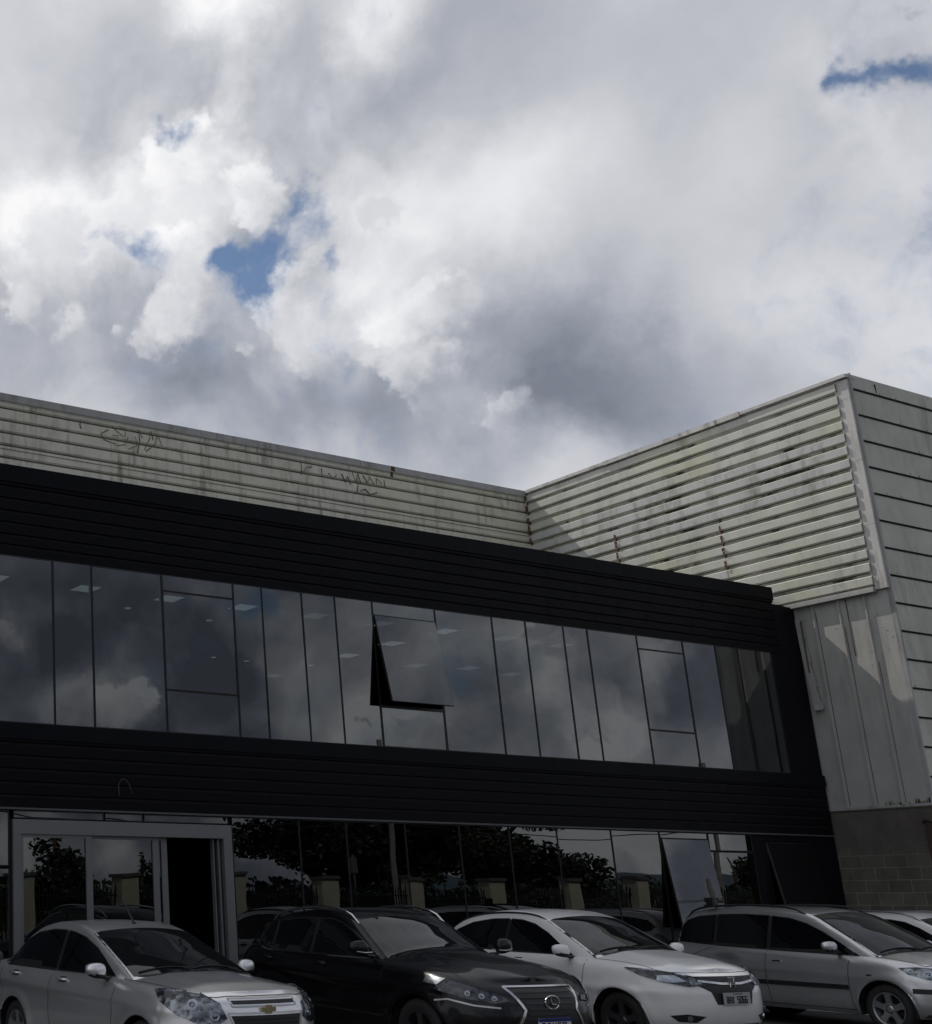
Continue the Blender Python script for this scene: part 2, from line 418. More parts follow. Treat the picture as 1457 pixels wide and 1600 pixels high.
def profile_sheet(mb, prof, x0, x1, y, mi_of, seg=2.0):
    n = max(1, int((x1 - x0) / seg))
    for i in range(n):
        a = x0 + (x1 - x0) * i / n; b = x0 + (x1 - x0) * (i + 1) / n
        for k in range(len(prof) - 1):
            (z0, d0), (z1, d1) = prof[k], prof[k + 1]
            mb.add([(a, y + d0, z0), (b, y + d0, z0), (b, y + d1, z1), (a, y + d1, z1)], [(0, 3, 2, 1)], mi_of(k, d0, d1))


office = empty('office_building', (16, Y0, 0), 0, 'black clad two storey office front with long bands of mirror-dark glass', 'building')


def opart(mb, name, mats, parent=None):
    """a part written in world coordinates, parented under a thing or a part of it"""
    o = mb.build(name, mats)
    p = parent or office
    o.parent = p
    root = p
    off = Vector((0, 0, 0))
    while root: off += root.location; root = root.parent
    for v in o.data.vertices: v.co -= off
    return o


def gmi(k, d0, d1): return 1 if (d0 > 0 and d1 > 0) else 0
up = MB()
profile_sheet(up, ribbed(XL, XE, 7.68, 6.56, [7.60, 7.41, 7.22, 7.04, 6.86, 6.70], Y0), XL, XE, Y0, gmi)
up.box((XE - .012, Y0 + .03, 6.56), (XE, 21, 7.68))
opart(up, 'upper_cladding', [M['black_clad'], M['groove']])
opart(MB().box((XL, Y0 - .02, 7.68), (XE + .01, Y0 + .30, 7.94)), 'parapet_cap', M['black_flash'])
lo = MB()
profile_sheet(lo, ribbed(XL, XW - .03, 3.90, 2.955, [3.83, 3.65, 3.47, 3.29, 3.11], Y0), XL, XW - .06, Y0 - .01, gmi)
lo.box((XW - .075, Y0 - .008, 2.95), (XW - .062, Y0 + .2, 4.08))
opart(lo, 'lower_cladding', [M['black_clad'], M['groove']])
opart(MB().box((XL, Y0 - .03, 3.90), (XW - .05, Y0 + .06, 4.12)), 'sill_flashing', M['black_flash'])
opart(MB().box((XL, Y0 - .035, 2.925), (XW - .09, Y0 + .02, 2.952)), 'drip_edge', mat('drip edge', (.07, .07, .075), .5))
# scrawl on the lower band
opart(MB().tube([(9.09, Y0 - .014, 3.17), (9.085, Y0 - .014, 3.33), (9.14, Y0 - .014, 3.405), (9.20, Y0 - .014, 3.40), (9.27, Y0 - .014, 3.32), (9.31, Y0 - .014, 3.19)], .005, 5), 'scrawl', mat('faint scrawl', (.09, .09, .09), .8))
# body of the building behind the glass: roof, floors, inner walls
sh = MB()
sh.box((XL, Y0 + .31, 7.80), (XW - .15, 21.1, 7.86))
opart(sh, 'roof', mat('flat roof', (.16, .16, .16), .9))
ins = MB()
ins.box((XL, Y0 + .05, 6.78), (XW - .2, 24.5, 6.82))          # ceiling
ins.box((XL, Y0 + .07, 3.6), (XW - .2, 24.5, 3.98))           # slab
ins.box((XL, 24.5, 0), (XW - .2, 24.7, 6.8))                  # back wall
ins.box((XL - .1, Y0 + .05, 0), (XL, 24.6, 6.8)); ins.box((XW - .2, Y0 + .05, 0), (XW - .12, 24.6, 6.8))
ins.box((XL, Y0 + .07, .0), (XW - .2, 24.5, .14))
opart(ins, 'interior_shell', M['darkroom'])
# end panel between the last window and the metal wall, and the black wall at ground level
opart(MB().box((24.45, Y0 + .02, 4.12), (XW - .37, Y0 + .1, 7.60)).box((24.45, Y0 + .03, 4.12), (XW - .02, Y0 + .12, 7.585)), 'end_panel', M['black'])
opart(MB().box((24.72, Y0 + .01, 0), (XW - .03, Y0 + .1, 2.925)).box((23.30, Y0 + .012, 2.80), (24.72, Y0 + .09, 2.925)).box((22.93, Y0 + .012, 2.62), (23.30, Y0 + .09, 2.925)).box((22.95, Y0 + .015, 0), (23.30, Y0 + .088, 2.62)), 'ground_wall', M['black'])


def pane(name, x0, x1, z0, z1, y=Y0, glass='glass', frame=.016, tilt=None, parent=None, fr_mat='mullion', thick=.012):
    """one window: frame bars with its own glass sheet, each slightly out of true like the real ones"""
    fr = MB()
    fx = frame
    fr.box((x0, y - .004, z0), (x0 + fx, y + .07, z1)).box((x1 - fx, y - .004, z0), (x1, y + .07, z1))
    fr.box((x0 + fx, y - .003, z0), (x1 - fx, y + .069, z0 + fx)).box((x0 + fx, y - .003, z1 - fx), (x1 - fx, y + .069, z1))
    f = opart(fr, 'window', M[fr_mat], parent)
    a = random.uniform(-.0022, .0022); b = random.uniform(-.0022, .0022)
    xm, zm = (x0 + x1) / 2, (z0 + z1) / 2
    gy = y + .004
    P = lambda x, z, o=0: (x, gy + o + (x - xm) * a + (z - zm) * b, z)
    e = fx * .9
    q = [(x0 + e, z0 + e), (x1 - e, z0 + e), (x1 - e, z1 - e), (x0 + e, z1 - e)]
    gb = MB().add([P(*c) for c in q], [(0, 1, 2, 3)])
    opart(gb, 'pane', M[glass], f)
    return f


# upper band: z 4.13 .. 6.55, joints measured in metres along the front
ZB, ZT = 4.125, 6.555
UX = [XL, -3.6, -2.2, .1, 2.6, 4.2, 6.75, 8.08, 8.73, 9.97, 11.29, 11.84, 12.64, 13.32, 14.11, 15.49, 16.82, 17.63, 18.58, 19.20, 20.52, 21.80, 22.75, 23.42, 24.45]
for i in range(len(UX) - 1):
    a, b = UX[i] + .004, UX[i + 1] - .004
    if UX[i] == 9.97 or UX[i] == 20.52:
        pane('w', a, b, ZB, 4.765, frame=.014); pane('w', a, b, 4.773, 6.295, frame=.014); pane('w', a, b, 6.303, ZT, frame=.010)
    elif UX[i] == 14.11:
        pane('w', a, b, ZB, 4.785, frame=.018); pane('w', a, b, 6.325, ZT, frame=.010)
    else:
        pane('w', a, b, ZB, ZT, frame=.014 if (b - a) > .9 else .010)


def tilted_window(x0, x1, zt, h, ang, glass, fr_col, y=Y0, fw=.03, dark=None):
    """awning sash hinged at the top, pushed out at the bottom"""
    r = R(ang)
    dn = Vector((0, -math.sin(r), -math.cos(r)))
    nr = Vector((0, -math.cos(r), math.sin(r)))
    fr = MB()
    def bar(xa, xb, ta, tb, o0=-.0, o1=.035):
        c = []
        for o in (o0, o1):
            for (x, t) in ((xa, tb), (xb, tb), (xb, ta), (xa, ta)):
                c.append(Vector((x, y - .006, zt)) + dn * t + nr * (o - .03))
        fr.hexa([c[0], c[1], c[2], c[3], c[4], c[5], c[6], c[7]])
    bar(x0, x0 + fw, 0, h); bar(x1 - fw, x1, 0, h); bar(x0 + fw, x1 - fw, 0, fw); bar(x0 + fw, x1 - fw, h - fw, h)
    f = opart(fr, 'window', fr_col)
    tag(f, 'opened awning window tilted out at the bottom')
    e = .006
    q = [Vector((x, y - .006, zt)) + dn * t + nr * .008 for x, t in ((x0 + e, h - e), (x1 - e, h - e), (x1 - e, e), (x0 + e, e))]
    opart(MB().add(q, [(0, 1, 2, 3)]), 'pane', glass, f)
    # dark fixed frame around the opening
    k = MB()
    k.box((x0 - .03, y, zt - h - .03), (x0, y + .08, zt)).box((x1, y, zt - h - .03), (x1 + .03, y + .08, zt)).box((x0, y, zt - h - .05), (x1, y + .08, zt - h))
    opart(k, 'window_opening', M['mullion'])
    return f


tilted_window(14.13, 15.47, 6.318, 1.50, 9.5, M['glass'], M['mullion'], fw=.02)

# ground floor: z .15 .. 2.92
GX = [XL, -3.0, -.2, 2.5, 5.0, 7.37]
for i in range(5):
    pane('w', GX[i] + .004, GX[i + 1] - .03, 2.165, 2.915, glass='glass_low'); pane('w', GX[i] + .004, GX[i + 1] - .03, .16, 2.14, glass='glass_low')
for a, b in ((7.40, 8.83), (8.85, 9.48), (9.50, 10.97)):
    pane('w', a, b, 2.81, 2.915, frame=.012, glass='glass_low')
for a, b in ((11.03, 12.27), (12.28, 13.19), (13.20, 14.39), (14.40, 15.55), (15.56, 16.67), (16.68, 17.79), (17.80, 19.13), (19.14, 20.37)):
    pane('w', a, b, .16, 2.915, frame=.009, glass='glass_low')
pane('w', 20.39, 21.68, 2.80, 2.915, frame=.012, glass='glass_low')
pane('w', 21.70, 22.92, 2.60, 2.915, frame=.014, glass='glass_low')
pane('w', 21.70, 22.93, .16, 2.585, frame=.014, glass='glass_low')
tilted_window(20.42, 21.66, 2.79, 1.55, 6.5, M['glass'], M['mullion'], fw=.015)
pane('w', 20.39, 21.68, .16, 1.20, frame=.012, glass='glass_low')
tilted_window(23.34, 24.66, 2.78, 1.50, 9, mat('black awning sheet', (.006, .006, .007), .6, spec=.08), mat('thin pale edge', (.05, .05, .05), .5), fw=.012)
pane('w', 23.32, 24.70, .16, 1.22, frame=.012, glass='glass_low')

# sliding entrance door in grey aluminium
dfr = MB()
dfr.box((7.385, Y0 - .03, 2.60), (11.0, Y0 + .10, 2.795)); dfr.box((7.385, Y0 - .028, .14), (7.50, Y0 + .1, 2.60)); dfr.box((10.85, Y0 - .028, .14), (11.0, Y0 + .1, 2.60))
dfr.box((10.78, Y0 + .03, .14), (10.81, Y0 + .11, 2.59)).box((10.70, Y0 + .04, .14), (10.72, Y0 + .11, 2.59))
door = opart(dfr, 'sliding_door', M['alu'])
for a, b, yy in ((7.50, 8.63, 0), (8.58, 9.76, .05), (9.60, 9.93, .09)):
    lf = MB()
    lf.box((a, Y0 + yy, .15), (a + .05, Y0 + yy + .04, 2.6)).box((b - .10, Y0 + yy, .15), (b, Y0 + yy + .04, 2.6)).box((a + .05, Y0 + yy + .002, .15), (b - .10, Y0 + yy + .038, .25)).box((a + .05, Y0 + yy + .002, 2.555), (b - .10, Y0 + yy + .038, 2.6))
    opart(lf, 'door_leaf', M['alu'], door)
    opart(MB().add([(a + .04, Y0 + yy + .02, .24), (b - .09, Y0 + yy + .02, .24), (b - .09, Y0 + yy + .021, 2.57), (a + .04, Y0 + yy + .021, 2.57)], [(0, 1, 2, 3)]), 'door_glass', M['glass_low'], door)

# ceiling panels lit inside the upper floor
def lamp_mat(name, e):
    m, g, b = principled(name, (.6, .6, .6), .6)
    b.inputs['Emission Color'].default_value = (.9, .97, 1, 1)
    b.inputs['Emission Strength'].default_value = e
    return m
M['led'] = lamp_mat('lit ceiling panel', .8)
M['led2'] = lamp_mat('dim ceiling panel', .35)
wh = mat('white lamp frame', (.5, .5, .5), .5)
lamps = [(8.05, 16.95), (9.75, 16.95), (11.40, 16.95), (12.95, 16.95), (14.55, 16.95), (16.12, 16.95), (17.72, 16.95), (17.62, 18.25), (17.64, 19.6), (19.8, 19.85), (22.6, 19.75), (13.05, 18.1), (15.2, 21.0), (16.1, 21.05), (17.7, 20.85), (17.7, 22.2), (21.1, 19.6), (11.15, 17.9), (19.3, 16.95), (20.9, 16.95)]
where = ['behind the first narrow pane', 'behind the joint right of the second pane', 'at the top left of the barred window', 'behind the pane right of the barred window', 'behind the third pane right of the barred window', 'at the top of the tilted window', 'in the pane right of the tilted window', 'in the middle of the tilted window', 'low behind the tilted window', 'two panes right of the tilted window', 'behind the panes near the cladding end', 'small one inside the barred window', 'deep inside behind the barred window', 'deep inside left of the tilted window', 'deep behind the pane left of the tilted window', 'deepest one left of the tilted window', 'deep inside right of the tilted window', 'tiny one left of the barred window', 'far right of the tilted window by the front glass', 'by the front glass above the right barred window']
for i, (x, y) in enumerate(lamps):
    small = i in (11, 12, 13, 14, 17)
    s = .045 if small else .20
    L = empty('ceiling_light', (x, y, 6.78), 0, ('round spot ' if small else 'square lit ceiling panel ') + where[i], 'ceiling light', 'lights in the upper office ceiling')
    if small:
        MB().lathe([(.001, -.012), (s, -.012), (s + .02, 0)], (0, 0, 0), 'Z', 16).build('diffuser', M['led'], L)
    else:
        MB().box((-s - .02, -s - .02, -.02), (s + .02, -s, 0)).box((-s - .02, s, -.02), (s + .02, s + .02, 0)).box((-s - .02, -s, -.02), (-s, s, 0)).box((s, -s, -.02), (s + .02, s, 0)).build('frame', wh, L)
        MB().box((-s, -s, -.014), (s, s, -.004)).build('diffuser', M['led'] if i in (0, 1, 2, 3, 6, 7, 8) else M['led2'], L)

# ------------------------------------------------------------------ warehouse: set-back wall, right wing, block base
YB, YC = 21.18, 13.2
ZR = 12.07
shed = empty('warehouse', (26, 18, 0), 0, 'tall warehouse clad in weathered beige corrugated sheet over a block base', 'building')
def spart(mb, name, mats, parent=None): return opart(mb, name, mats, parent or shed)

# set-back wall, facing the camera: boards with dark grimy grooves
bw = MB()
lines = [11.77 - .276 * k for k in range(14)]
pr = ribbed(0, 0, 11.90, 7.9, lines, YB)
pr2 = [(ZR - .17, 0)]
for z in lines:
    pr2 += [(z + .045, 0), (z + .018, .035), (z - .020, .035), (z - .034, 0), (z - .040, -.006)]
pr2 += [(7.9, 0)]
cuts = [-14, 4.2, 12.92, 18.93, 25.5]
for i in range(4):
    o = (.0, .004, .001, .005)[i]
    profile_sheet(bw, pr2, cuts[i], cuts[i + 1], YB + o, lambda k, a, b: 1 if a > .03 and b > .03 else 0, 1.5)
bw.box((-14, YB - .012, 10.835), (25.45, YB - .008, 10.845), 1)
spart(bw, 'back_wall', [M['beige'], M['grime']])
cp = MB()
xx = -14.0
for L in (7.1, 6.4, 6.9, 7.3, 6.2, 5.58):
    cp.box((xx + .004, YB - .05, ZR - .16), (xx + L, YB + .25, ZR + random.uniform(-.006, .008)))
    xx += L
spart(cp, 'coping', M['coping'])
spart(MB().box((20.86, YB - .055, 11.93), (20.98, YB - .045, 12.06)).box((20.88, YB - .008, 11.80), (20.95, YB - .004, 11.93)), 'rust_patch', M['rust'])

# scratched scrawls
def scrawl(strokes, x0, z0, y, s=1.0, r=.009):
    for st in strokes: spart(MB().tube([(x0 + a * s, y, z0 + b * s) for a, b in st], [r * random.uniform(.6, 1.5) for _ in st], 5), 'scrawl', M['mark'])
scrawl([[(0, .28), (-.02, .15), (.01, .05)], [(.75, .15), (.55, .02), (.62, -.12), (.95, -.18)], [(.85, .25), (1.15, .05), (.85, .03)], [(.95, -.22), (1.2, -.16), (1.3, .05)], [(1.05, .30), (1.25, .22), (1.2, .05)],
            [(1.3, -.25), (1.55, -.12), (1.5, .1)], [(1.55, -.3), (1.62, .0), (1.6, .3), (1.7, .1)], [(1.75, -.2), (1.9, .1), (1.95, .32), (2.0, .1)], [(1.8, -.22), (2.05, -.02), (2.12, .2)], [(2.15, .22), (2.25, -.02)]], 12.15, 11.55, YB - .012, .92)
scrawl([[(0, .3), (.02, .1), (0, -.1)], [(.0, -.1), (.2, .15), (.4, .2)], [(.75, .2), (.75, -.05)], [(1.0, .1), (1.15, -.08), (1.3, .1)], [(1.5, .15), (1.6, -.1), (1.7, .1), (1.8, -.15)],
            [(1.9, .25), (2.0, -.05), (2.1, .25), (2.2, -.08)], [(2.0, -.4), (2.1, -.05), (2.05, .1)], [(2.15, -.28), (2.35, -.2), (2.5, -.35), (2.8, -.25)], [(2.3, .22), (2.45, .0), (2.55, .22), (2.7, .0)], [(2.8, .22), (2.8, 0)], [(2.85, .2), (3.0, .05)], [(3.1, .2), (3.12, -.05)]], 18.1, 11.52, YB - .012, .82)

# right wing: corrugated upper wall facing -X. profile across z, sheets run along Y
def corr(mb, y0, y1, z_first, n, x, seg=.6, wob=.0):
    pitch = .2715
    k0 = max(1, int(abs(y1 - y0) / seg))
    for k in range(n):
        zt = z_first - pitch * k
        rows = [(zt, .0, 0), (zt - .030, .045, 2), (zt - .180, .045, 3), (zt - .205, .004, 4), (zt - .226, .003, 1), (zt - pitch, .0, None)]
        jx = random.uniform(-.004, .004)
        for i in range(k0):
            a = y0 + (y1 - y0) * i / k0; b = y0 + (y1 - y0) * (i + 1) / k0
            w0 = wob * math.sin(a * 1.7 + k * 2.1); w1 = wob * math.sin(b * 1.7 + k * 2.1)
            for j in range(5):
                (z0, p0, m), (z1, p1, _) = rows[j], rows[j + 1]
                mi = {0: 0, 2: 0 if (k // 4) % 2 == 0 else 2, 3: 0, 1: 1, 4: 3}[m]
                mb.add([(x - p0 + jx + w0, a, z0), (x - p0 + jx + w1, b, z0), (x - p1 + jx + w1, b, z1), (x - p1 + jx + w0, a, z1)], [(0, 1, 2, 3)], mi)
        # closed end of the rib towards the corner trim
        mb.add([(x + .01, y0, zt), (x - .045, y0, zt - .030), (x - .045, y0, zt - .180), (x + .01, y0, zt - .205)], [(0, 1, 2, 3)], 1)
XC = 25.46
cw = MB()
corr(cw, 13.42, YB, 11.96, 8, XC, wob=.003)
corr(cw, 13.42, 16.21, 11.96 - .2715 * 8, 4, XC - .006, wob=.008)
corr(cw, 16.215, YB, 11.96 - .2715 * 8, 8, XC, wob=.004)
corr(cw, 13.42, 16.4, 11.96 - .2715 * 12, 4, XC - .004, wob=.006)
cw.box((XC, 13.42, 7.62), (XC + .02, YB, 11.98), 1)
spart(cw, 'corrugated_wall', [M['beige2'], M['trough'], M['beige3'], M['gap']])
for y, zz in ((16.212, (9.86, 8.72)), (18.75, (10.2, 9.4)), (YB - .05, (12.0, 10.6))):
    z = zz[0]
    seam = MB()
    seam.box((XC - .008, y - .006, zz[1]), (XC - .003, y + .006, zz[0]))
    while z > zz[1]:
        h = random.uniform(.04, .12); ww = random.uniform(.012, .035)
        pz = (11.96 - z) % .2715
        p = .066 if .03 < pz < .17 else .01
        seam.box((XC - p - .012, y - ww, z - h), (XC - p, y + ww, z))
        z -= h * random.uniform(.95, 1.25)
    spart(seam, 'rusty_seam', M['rust'])
tr = MB()
zz = ZR - .1
for L in (.42, 1.32, 1.34, 1.30):
    tr.box((XC - .014, YC - .002, zz - L + .006), (XC + .06, 13.40, zz))
    zz -= L
tr.box((XC - .008, YC + .02, 7.60), (XC + .03, 13.46, ZR - .1))
spart(tr, 'corner_trim', M['coping_lit'])
cp2 = MB()
yy = YC - .02
for L in (2.2, 1.5, 1.9, 2.45):
    cp2.box((XC - .09 + random.uniform(-.008, .008), yy, ZR - .085 + random.uniform(-.015, .01)), (XC + .25, yy + L - .004, ZR + random.uniform(-.01, .015)))
    yy += L
spart(cp2, 'coping', M['coping_lit'])
hem = MB()
hem.box((XC - .075, 13.42, 7.555), (XC + .05, 15.6, 7.615)).box((XC - .055, 13.43, 7.615), (XC - .03, 15.6, 7.66))
spart(hem, 'hem_flashing', M['sheet'])

# flat ribbed sheet wall below, z 3.44 .. 7.57
sw = MB()
XS = 25.52
ys = sorted([15.35, 14.99, 14.665, 14.16, 13.67, 13.23], reverse=True)
prof = []
prof.append((15.5, 0))
for y in (15.17, 14.665, 14.16, 13.67):
    prof += [(y + .026, 0), (y + .012, .05), (y - .012, .05), (y - .026, 0)]
prof += [(13.20, 0)]
for i in range(len(prof) - 1):
    (ya, da), (yb_, db) = prof[i], prof[i + 1]
    sw.add([(XS - da, ya, 3.47), (XS - db, yb_, 3.47), (XS - db, yb_, 7.60), (XS - da, ya, 7.60)], [(0, 1, 2, 3)])
for y in (14.0, 14.40, 13.50, 13.90, 14.9):
    pass
sw.box((XS - .010, 14.02, 6.4), (XS + .01, 14.035, 7.58), 1)
sw.box((XS - .004, 14.624, 3.50), (XS + .004, 14.636, 7.4), 1)
sw.box((XS - .004, 14.118, 3.50), (XS + .004, 14.130, 7.0), 1)
sw.box((XS - .004, 13.628, 3.50), (XS + .004, 13.638, 6.2), 1)
for _ in range(70):
    y = random.uniform(13.3, 15.0); z = random.uniform(3.6, 7.4); s = random.uniform(.006, .013)
    sw.box((XS - .006, y, z), (XS, y + s, z + s), 1)
spart(sw, 'sheet_wall', [M['sheet'], M['grime']])
gm = MB()
for _ in range(46):
    y = random.choice([13.66, 13.9, 13.45, 13.28]) + random.gauss(0, .07); h = random.uniform(.02, .10)
    y = max(13.22, y)
    gm.box((XS - .008, y, 3.47), (XS - .002, y + random.uniform(.008, .03), 3.47 + h * (1 if y < 14 else .5)))
spart(gm, 'moss_stain', mat('moss stain', (.24, .23, .18), .95, vary=.5, scale=12))
spart(MB().box((XS - .03, YC, 3.40), (XS + .05, 16, 3.425)).box((XS - .018, YC, 3.425), (XS + .05, 16, 3.475), 1), 'ledge', [M['grime'], M['coping']])
# loose bent flashing strip hanging beside the black end panel
fl = MB()
pts = [(15.02, 7.33, .05), (15.015, 6.9, .05), (14.99, 6.4, .06), (14.95, 5.9, .07), (14.93, 5.55, .09), (14.90, 5.42, .12)]
for i in range(len(pts) - 1):
    (ya, za, oa), (yb_, zb, ob) = pts[i], pts[i + 1]
    fl.hexa([(XS - ob, yb_ - .14, zb), (XS - ob, yb_ + .01, zb), (XS - ob + .015, yb_ + .01, zb), (XS - ob + .015, yb_ - .14, zb),
             (XS - oa, ya - .11, za), (XS - oa, ya + .01, za), (XS - oa + .015, ya + .01, za), (XS - oa + .015, ya - .11, za)])
fl.box((XS - .12, 14.76, 5.44), (XS - .05, 14.80, 5.60)).box((XS - .075, 14.90, 6.2), (XS - .055, 14.925, 7.28), 1)
spart(fl, 'loose_flashing', [M['sheet'], M['grime']])

# concrete block base
def blocks():
    m, g, b = principled('concrete blocks', (.2, .2, .18), .92)
    tc = g.n('ShaderNodeTexCoord').outputs['Object']
    sp = g.n('ShaderNodeSeparateXYZ'); g.put(sp.inputs[0], tc)
    cb = g.n('ShaderNodeCombineXYZ'); g.put(cb.inputs[0], sp.outputs[1]); g.put(cb.inputs[1], sp.outputs[2])
    br = g.n('ShaderNodeTexBrick')
    g.put(br.inputs['Vector'], cb.outputs[0])
    br.inputs['Scale'].default_value = 1
    br.inputs['Brick Width'].default_value = .40
    br.inputs['Row Height'].default_value = .232
    br.inputs['Mortar Size'].default_value = .009
    br.inputs['Mortar Smooth'].default_value = .3
    br.inputs['Color1'].default_value = (.13, .127, .105, 1)
    br.inputs['Color2'].default_value = (.095, .092, .076, 1)
    br.inputs['Mortar'].default_value = (.21, .205, .185, 1)
    z = sp.outputs[2]
    plaster = g.rng(g.m('ADD', z, g.m('MULTIPLY', g.noise(tc, 3, 4, .6), .35)), 2.70, 2.90, 0, 1)
    n = g.noise(tc, 2.5, 6, .65)
    c = g.mix(plaster, br.outputs[0], (.11, .102, .093, 1))
    c = g.mix(g.rng(z, 2.0, 2.9, .0, .35), c, (.11, .09, .083, 1))
    c = g.mix(1.0, c, g.ramp(n, [(.25, (.62, .62, .60)), (.7, (1.1, 1.1, 1.08))]), 'MULTIPLY')
    g.put(b.inputs['Base Color'], c)
    bp = g.n('ShaderNodeBump'); bp.inputs['Strength'].default_value = .6; bp.inputs['Distance'].default_value = .006
    g.put(bp.inputs['Height'], g.m('ADD', g.m('MULTIPLY', br.outputs['Fac'], -.6), g.noise(tc, 45, 4, .7)))
    g.put(b.inputs['Normal'], bp.outputs[0])
    return m
M['blocks'] = blocks()
bb = MB().box((XS + .052, YC + .3, 3.3), (XS + .2, 18, 3.61)).box((XS - .012, YC + .01, 0), (XS + .2, 18, 3.398))
bo = bb.build('block_base', M['blocks']); bo.parent = shed; bo.matrix_parent_inverse = shed.matrix_world.inverted(); bo.location = (0, 0, 0)
for v in bo.data.vertices: pass
bo.location = -shed.location; bo.matrix_parent_inverse = Matrix()
spart(MB().box((XS - .06, 13.205, 0), (XS - .012, 13.37, 3.04)).box((XS - .05, 13.22, 3.04), (XS - .01, 13.36, 3.09)).tube([(XS - .03, 13.40, 3.12), (XS - .06, 13.34, 3.17), (XS - .06, 13.26, 3.15), (XS - .03, 13.22, 3.10)], .028, 8), 'downpipe', mat('brown pipe', (.045, .028, .024), .7))

# end wall of the wing, facing the camera
ew = MB()
zz = [ZR + .02] + [11.745 - .558 * k for k in range(15)] + [3.42]
for k in range(len(zz) - 1):
    zt, zb = zz[k], zz[k + 1]
    if zt <= zb: break
    ew.hexa([(XS + .045, YC - .028, zb + .035), (60, YC - .028, zb + .035), (60, YC + .2, zb + .035), (XS + .045, YC + .2, zb + .035),
             (XS + .045, YC - .004, zt), (60, YC - .004, zt), (60, YC + .2, zt), (XS + .045, YC + .2, zt)])
    ew.box((XS + .045, YC - .016, zb), (60, YC + .19, zb + .035), 1)
    for _ in range(3):
        x = random.uniform(XS + .1, 30); ew.box((x, YC - .031, zb + .04), (x + .008, YC - .02, zb + .04 + random.uniform(.02, .05)), 1)
ew.box((26.35, YC - .030, 11.80), (26.37, YC - .001, 12.0), 1)
spart(ew, 'end_wall', [M['end'], M['groove']])
spart(MB().box((XS - .005, YC - .03, 3.42), (XS + .045, YC + .05, ZR + .03)), 'corner_strip', M['coping'])
spart(MB().box((XS + .0, YC + .0, 0), (60, YC + .2, 3.42)), 'end_base', M['blocks'])
spart(MB().box((XS + .1, YC + .21, 11.7), (60, 40, 11.75)).box((-14, YB + .26, 11.6), (XS + .3, 40, 11.65)), 'roof', M['coping'])

# ------------------------------------------------------------------ across the street (seen mirrored in the glass)
M['pillar'] = mat('rendered pillar', (.42, .40, .32), .85, vary=.18, scale=1.5, bump=.3)
M['pillar_cap'] = mat('pillar cap', (.10, .10, .10), .8)
M['bar'] = mat('dark railing', (.015, .016, .018), .6)
YP = -6.4
px = [10.1, 14.45, 18.8, 23.15, 27.5, 31.85, 36.2, 40.55, 44.9, 49.3]
px = [13.9, 18.2, 22.3, 26.6, 30.8, 35.0, 39.3, 43.5, 47.8, 52.1, 56.4]
ordn = ['first', 'second', 'third', 'fourth', 'fifth', 'sixth', 'seventh', 'eighth', 'ninth', 'tenth', 'last']
for i, x in enumerate(px):
    t = empty('fence_pillar', (x, YP, 0), 0, 'pale rendered pillar of the street fence, %s from the left in the glass' % ordn[i], 'pillar', 'pillars of the street fence')
    MB().box((-.36, -.3, 0), (.36, .3, 2.5)).build('shaft', M['pillar'], t)
    MB().box((-.42, -.36, 2.5), (.42, .36, 2.62)).build('cap', M['pillar_cap'], t)
    if i < len(px) - 1:
        gap = px[i + 1] - x - .72
        f = empty('spiked_fence', (x + .36, YP, 0), 0, 'dark spiked bar fence panel right of the %s reflected pillar' % ordn[i], 'fence', 'spiked bar panels of the street fence')
        b = MB()
        n = int(gap / .13)
        for k in range(n):
            xx = (k + .5) * gap / n
            h = 2.25 + .08 * math.sin(k * 2.3)
            b.box((xx - .018, -.018, .1), (xx + .018, .018, h - .12))
            b.add([(xx - .018, -.018, h - .12), (xx + .018, -.018, h - .12), (xx + .018, .018, h - .12), (xx - .018, .018, h - .12), (xx, 0, h)], [(0, 1, 4), (1, 2, 4), (2, 3, 4), (3, 0, 4)])
        b.build('bars', M['bar'], f)
        MB().box((0, -.015, .35), (gap, .015, .40)).box((0, -.015, 1.85), (gap, .015, 1.90)).build('rail', M['bar'], f)
tag(MB().box((-40, YP - 1.6, 0), (90, YP - .6, .02)).build('verge', M['earth']), kind='structure')
tag(MB().box((-60, -17, 0.0), (120, YP - 1.6, .015)).build('street', M['asphalt']), kind='structure')


def leaf_mat(name, c):
    m, g, b = principled(name, c, .6)
    tc = g.n('ShaderNodeTexCoord').outputs['Object']
    g.put(b.inputs['Base Color'], g.ramp(g.noise(tc, 1.2, 4, .6), [(.3, tuple(q * .6 for q in c)), (.7, tuple(q * 1.4 for q in c))]))
    return m
M['leaf'] = leaf_mat('dark foliage', (.018, .028, .012))
M['leaf2'] = leaf_mat('conifer foliage', (.016, .027, .015))
M['bark'] = mat('bark', (.09, .065, .045), .9, vary=.4, scale=9)


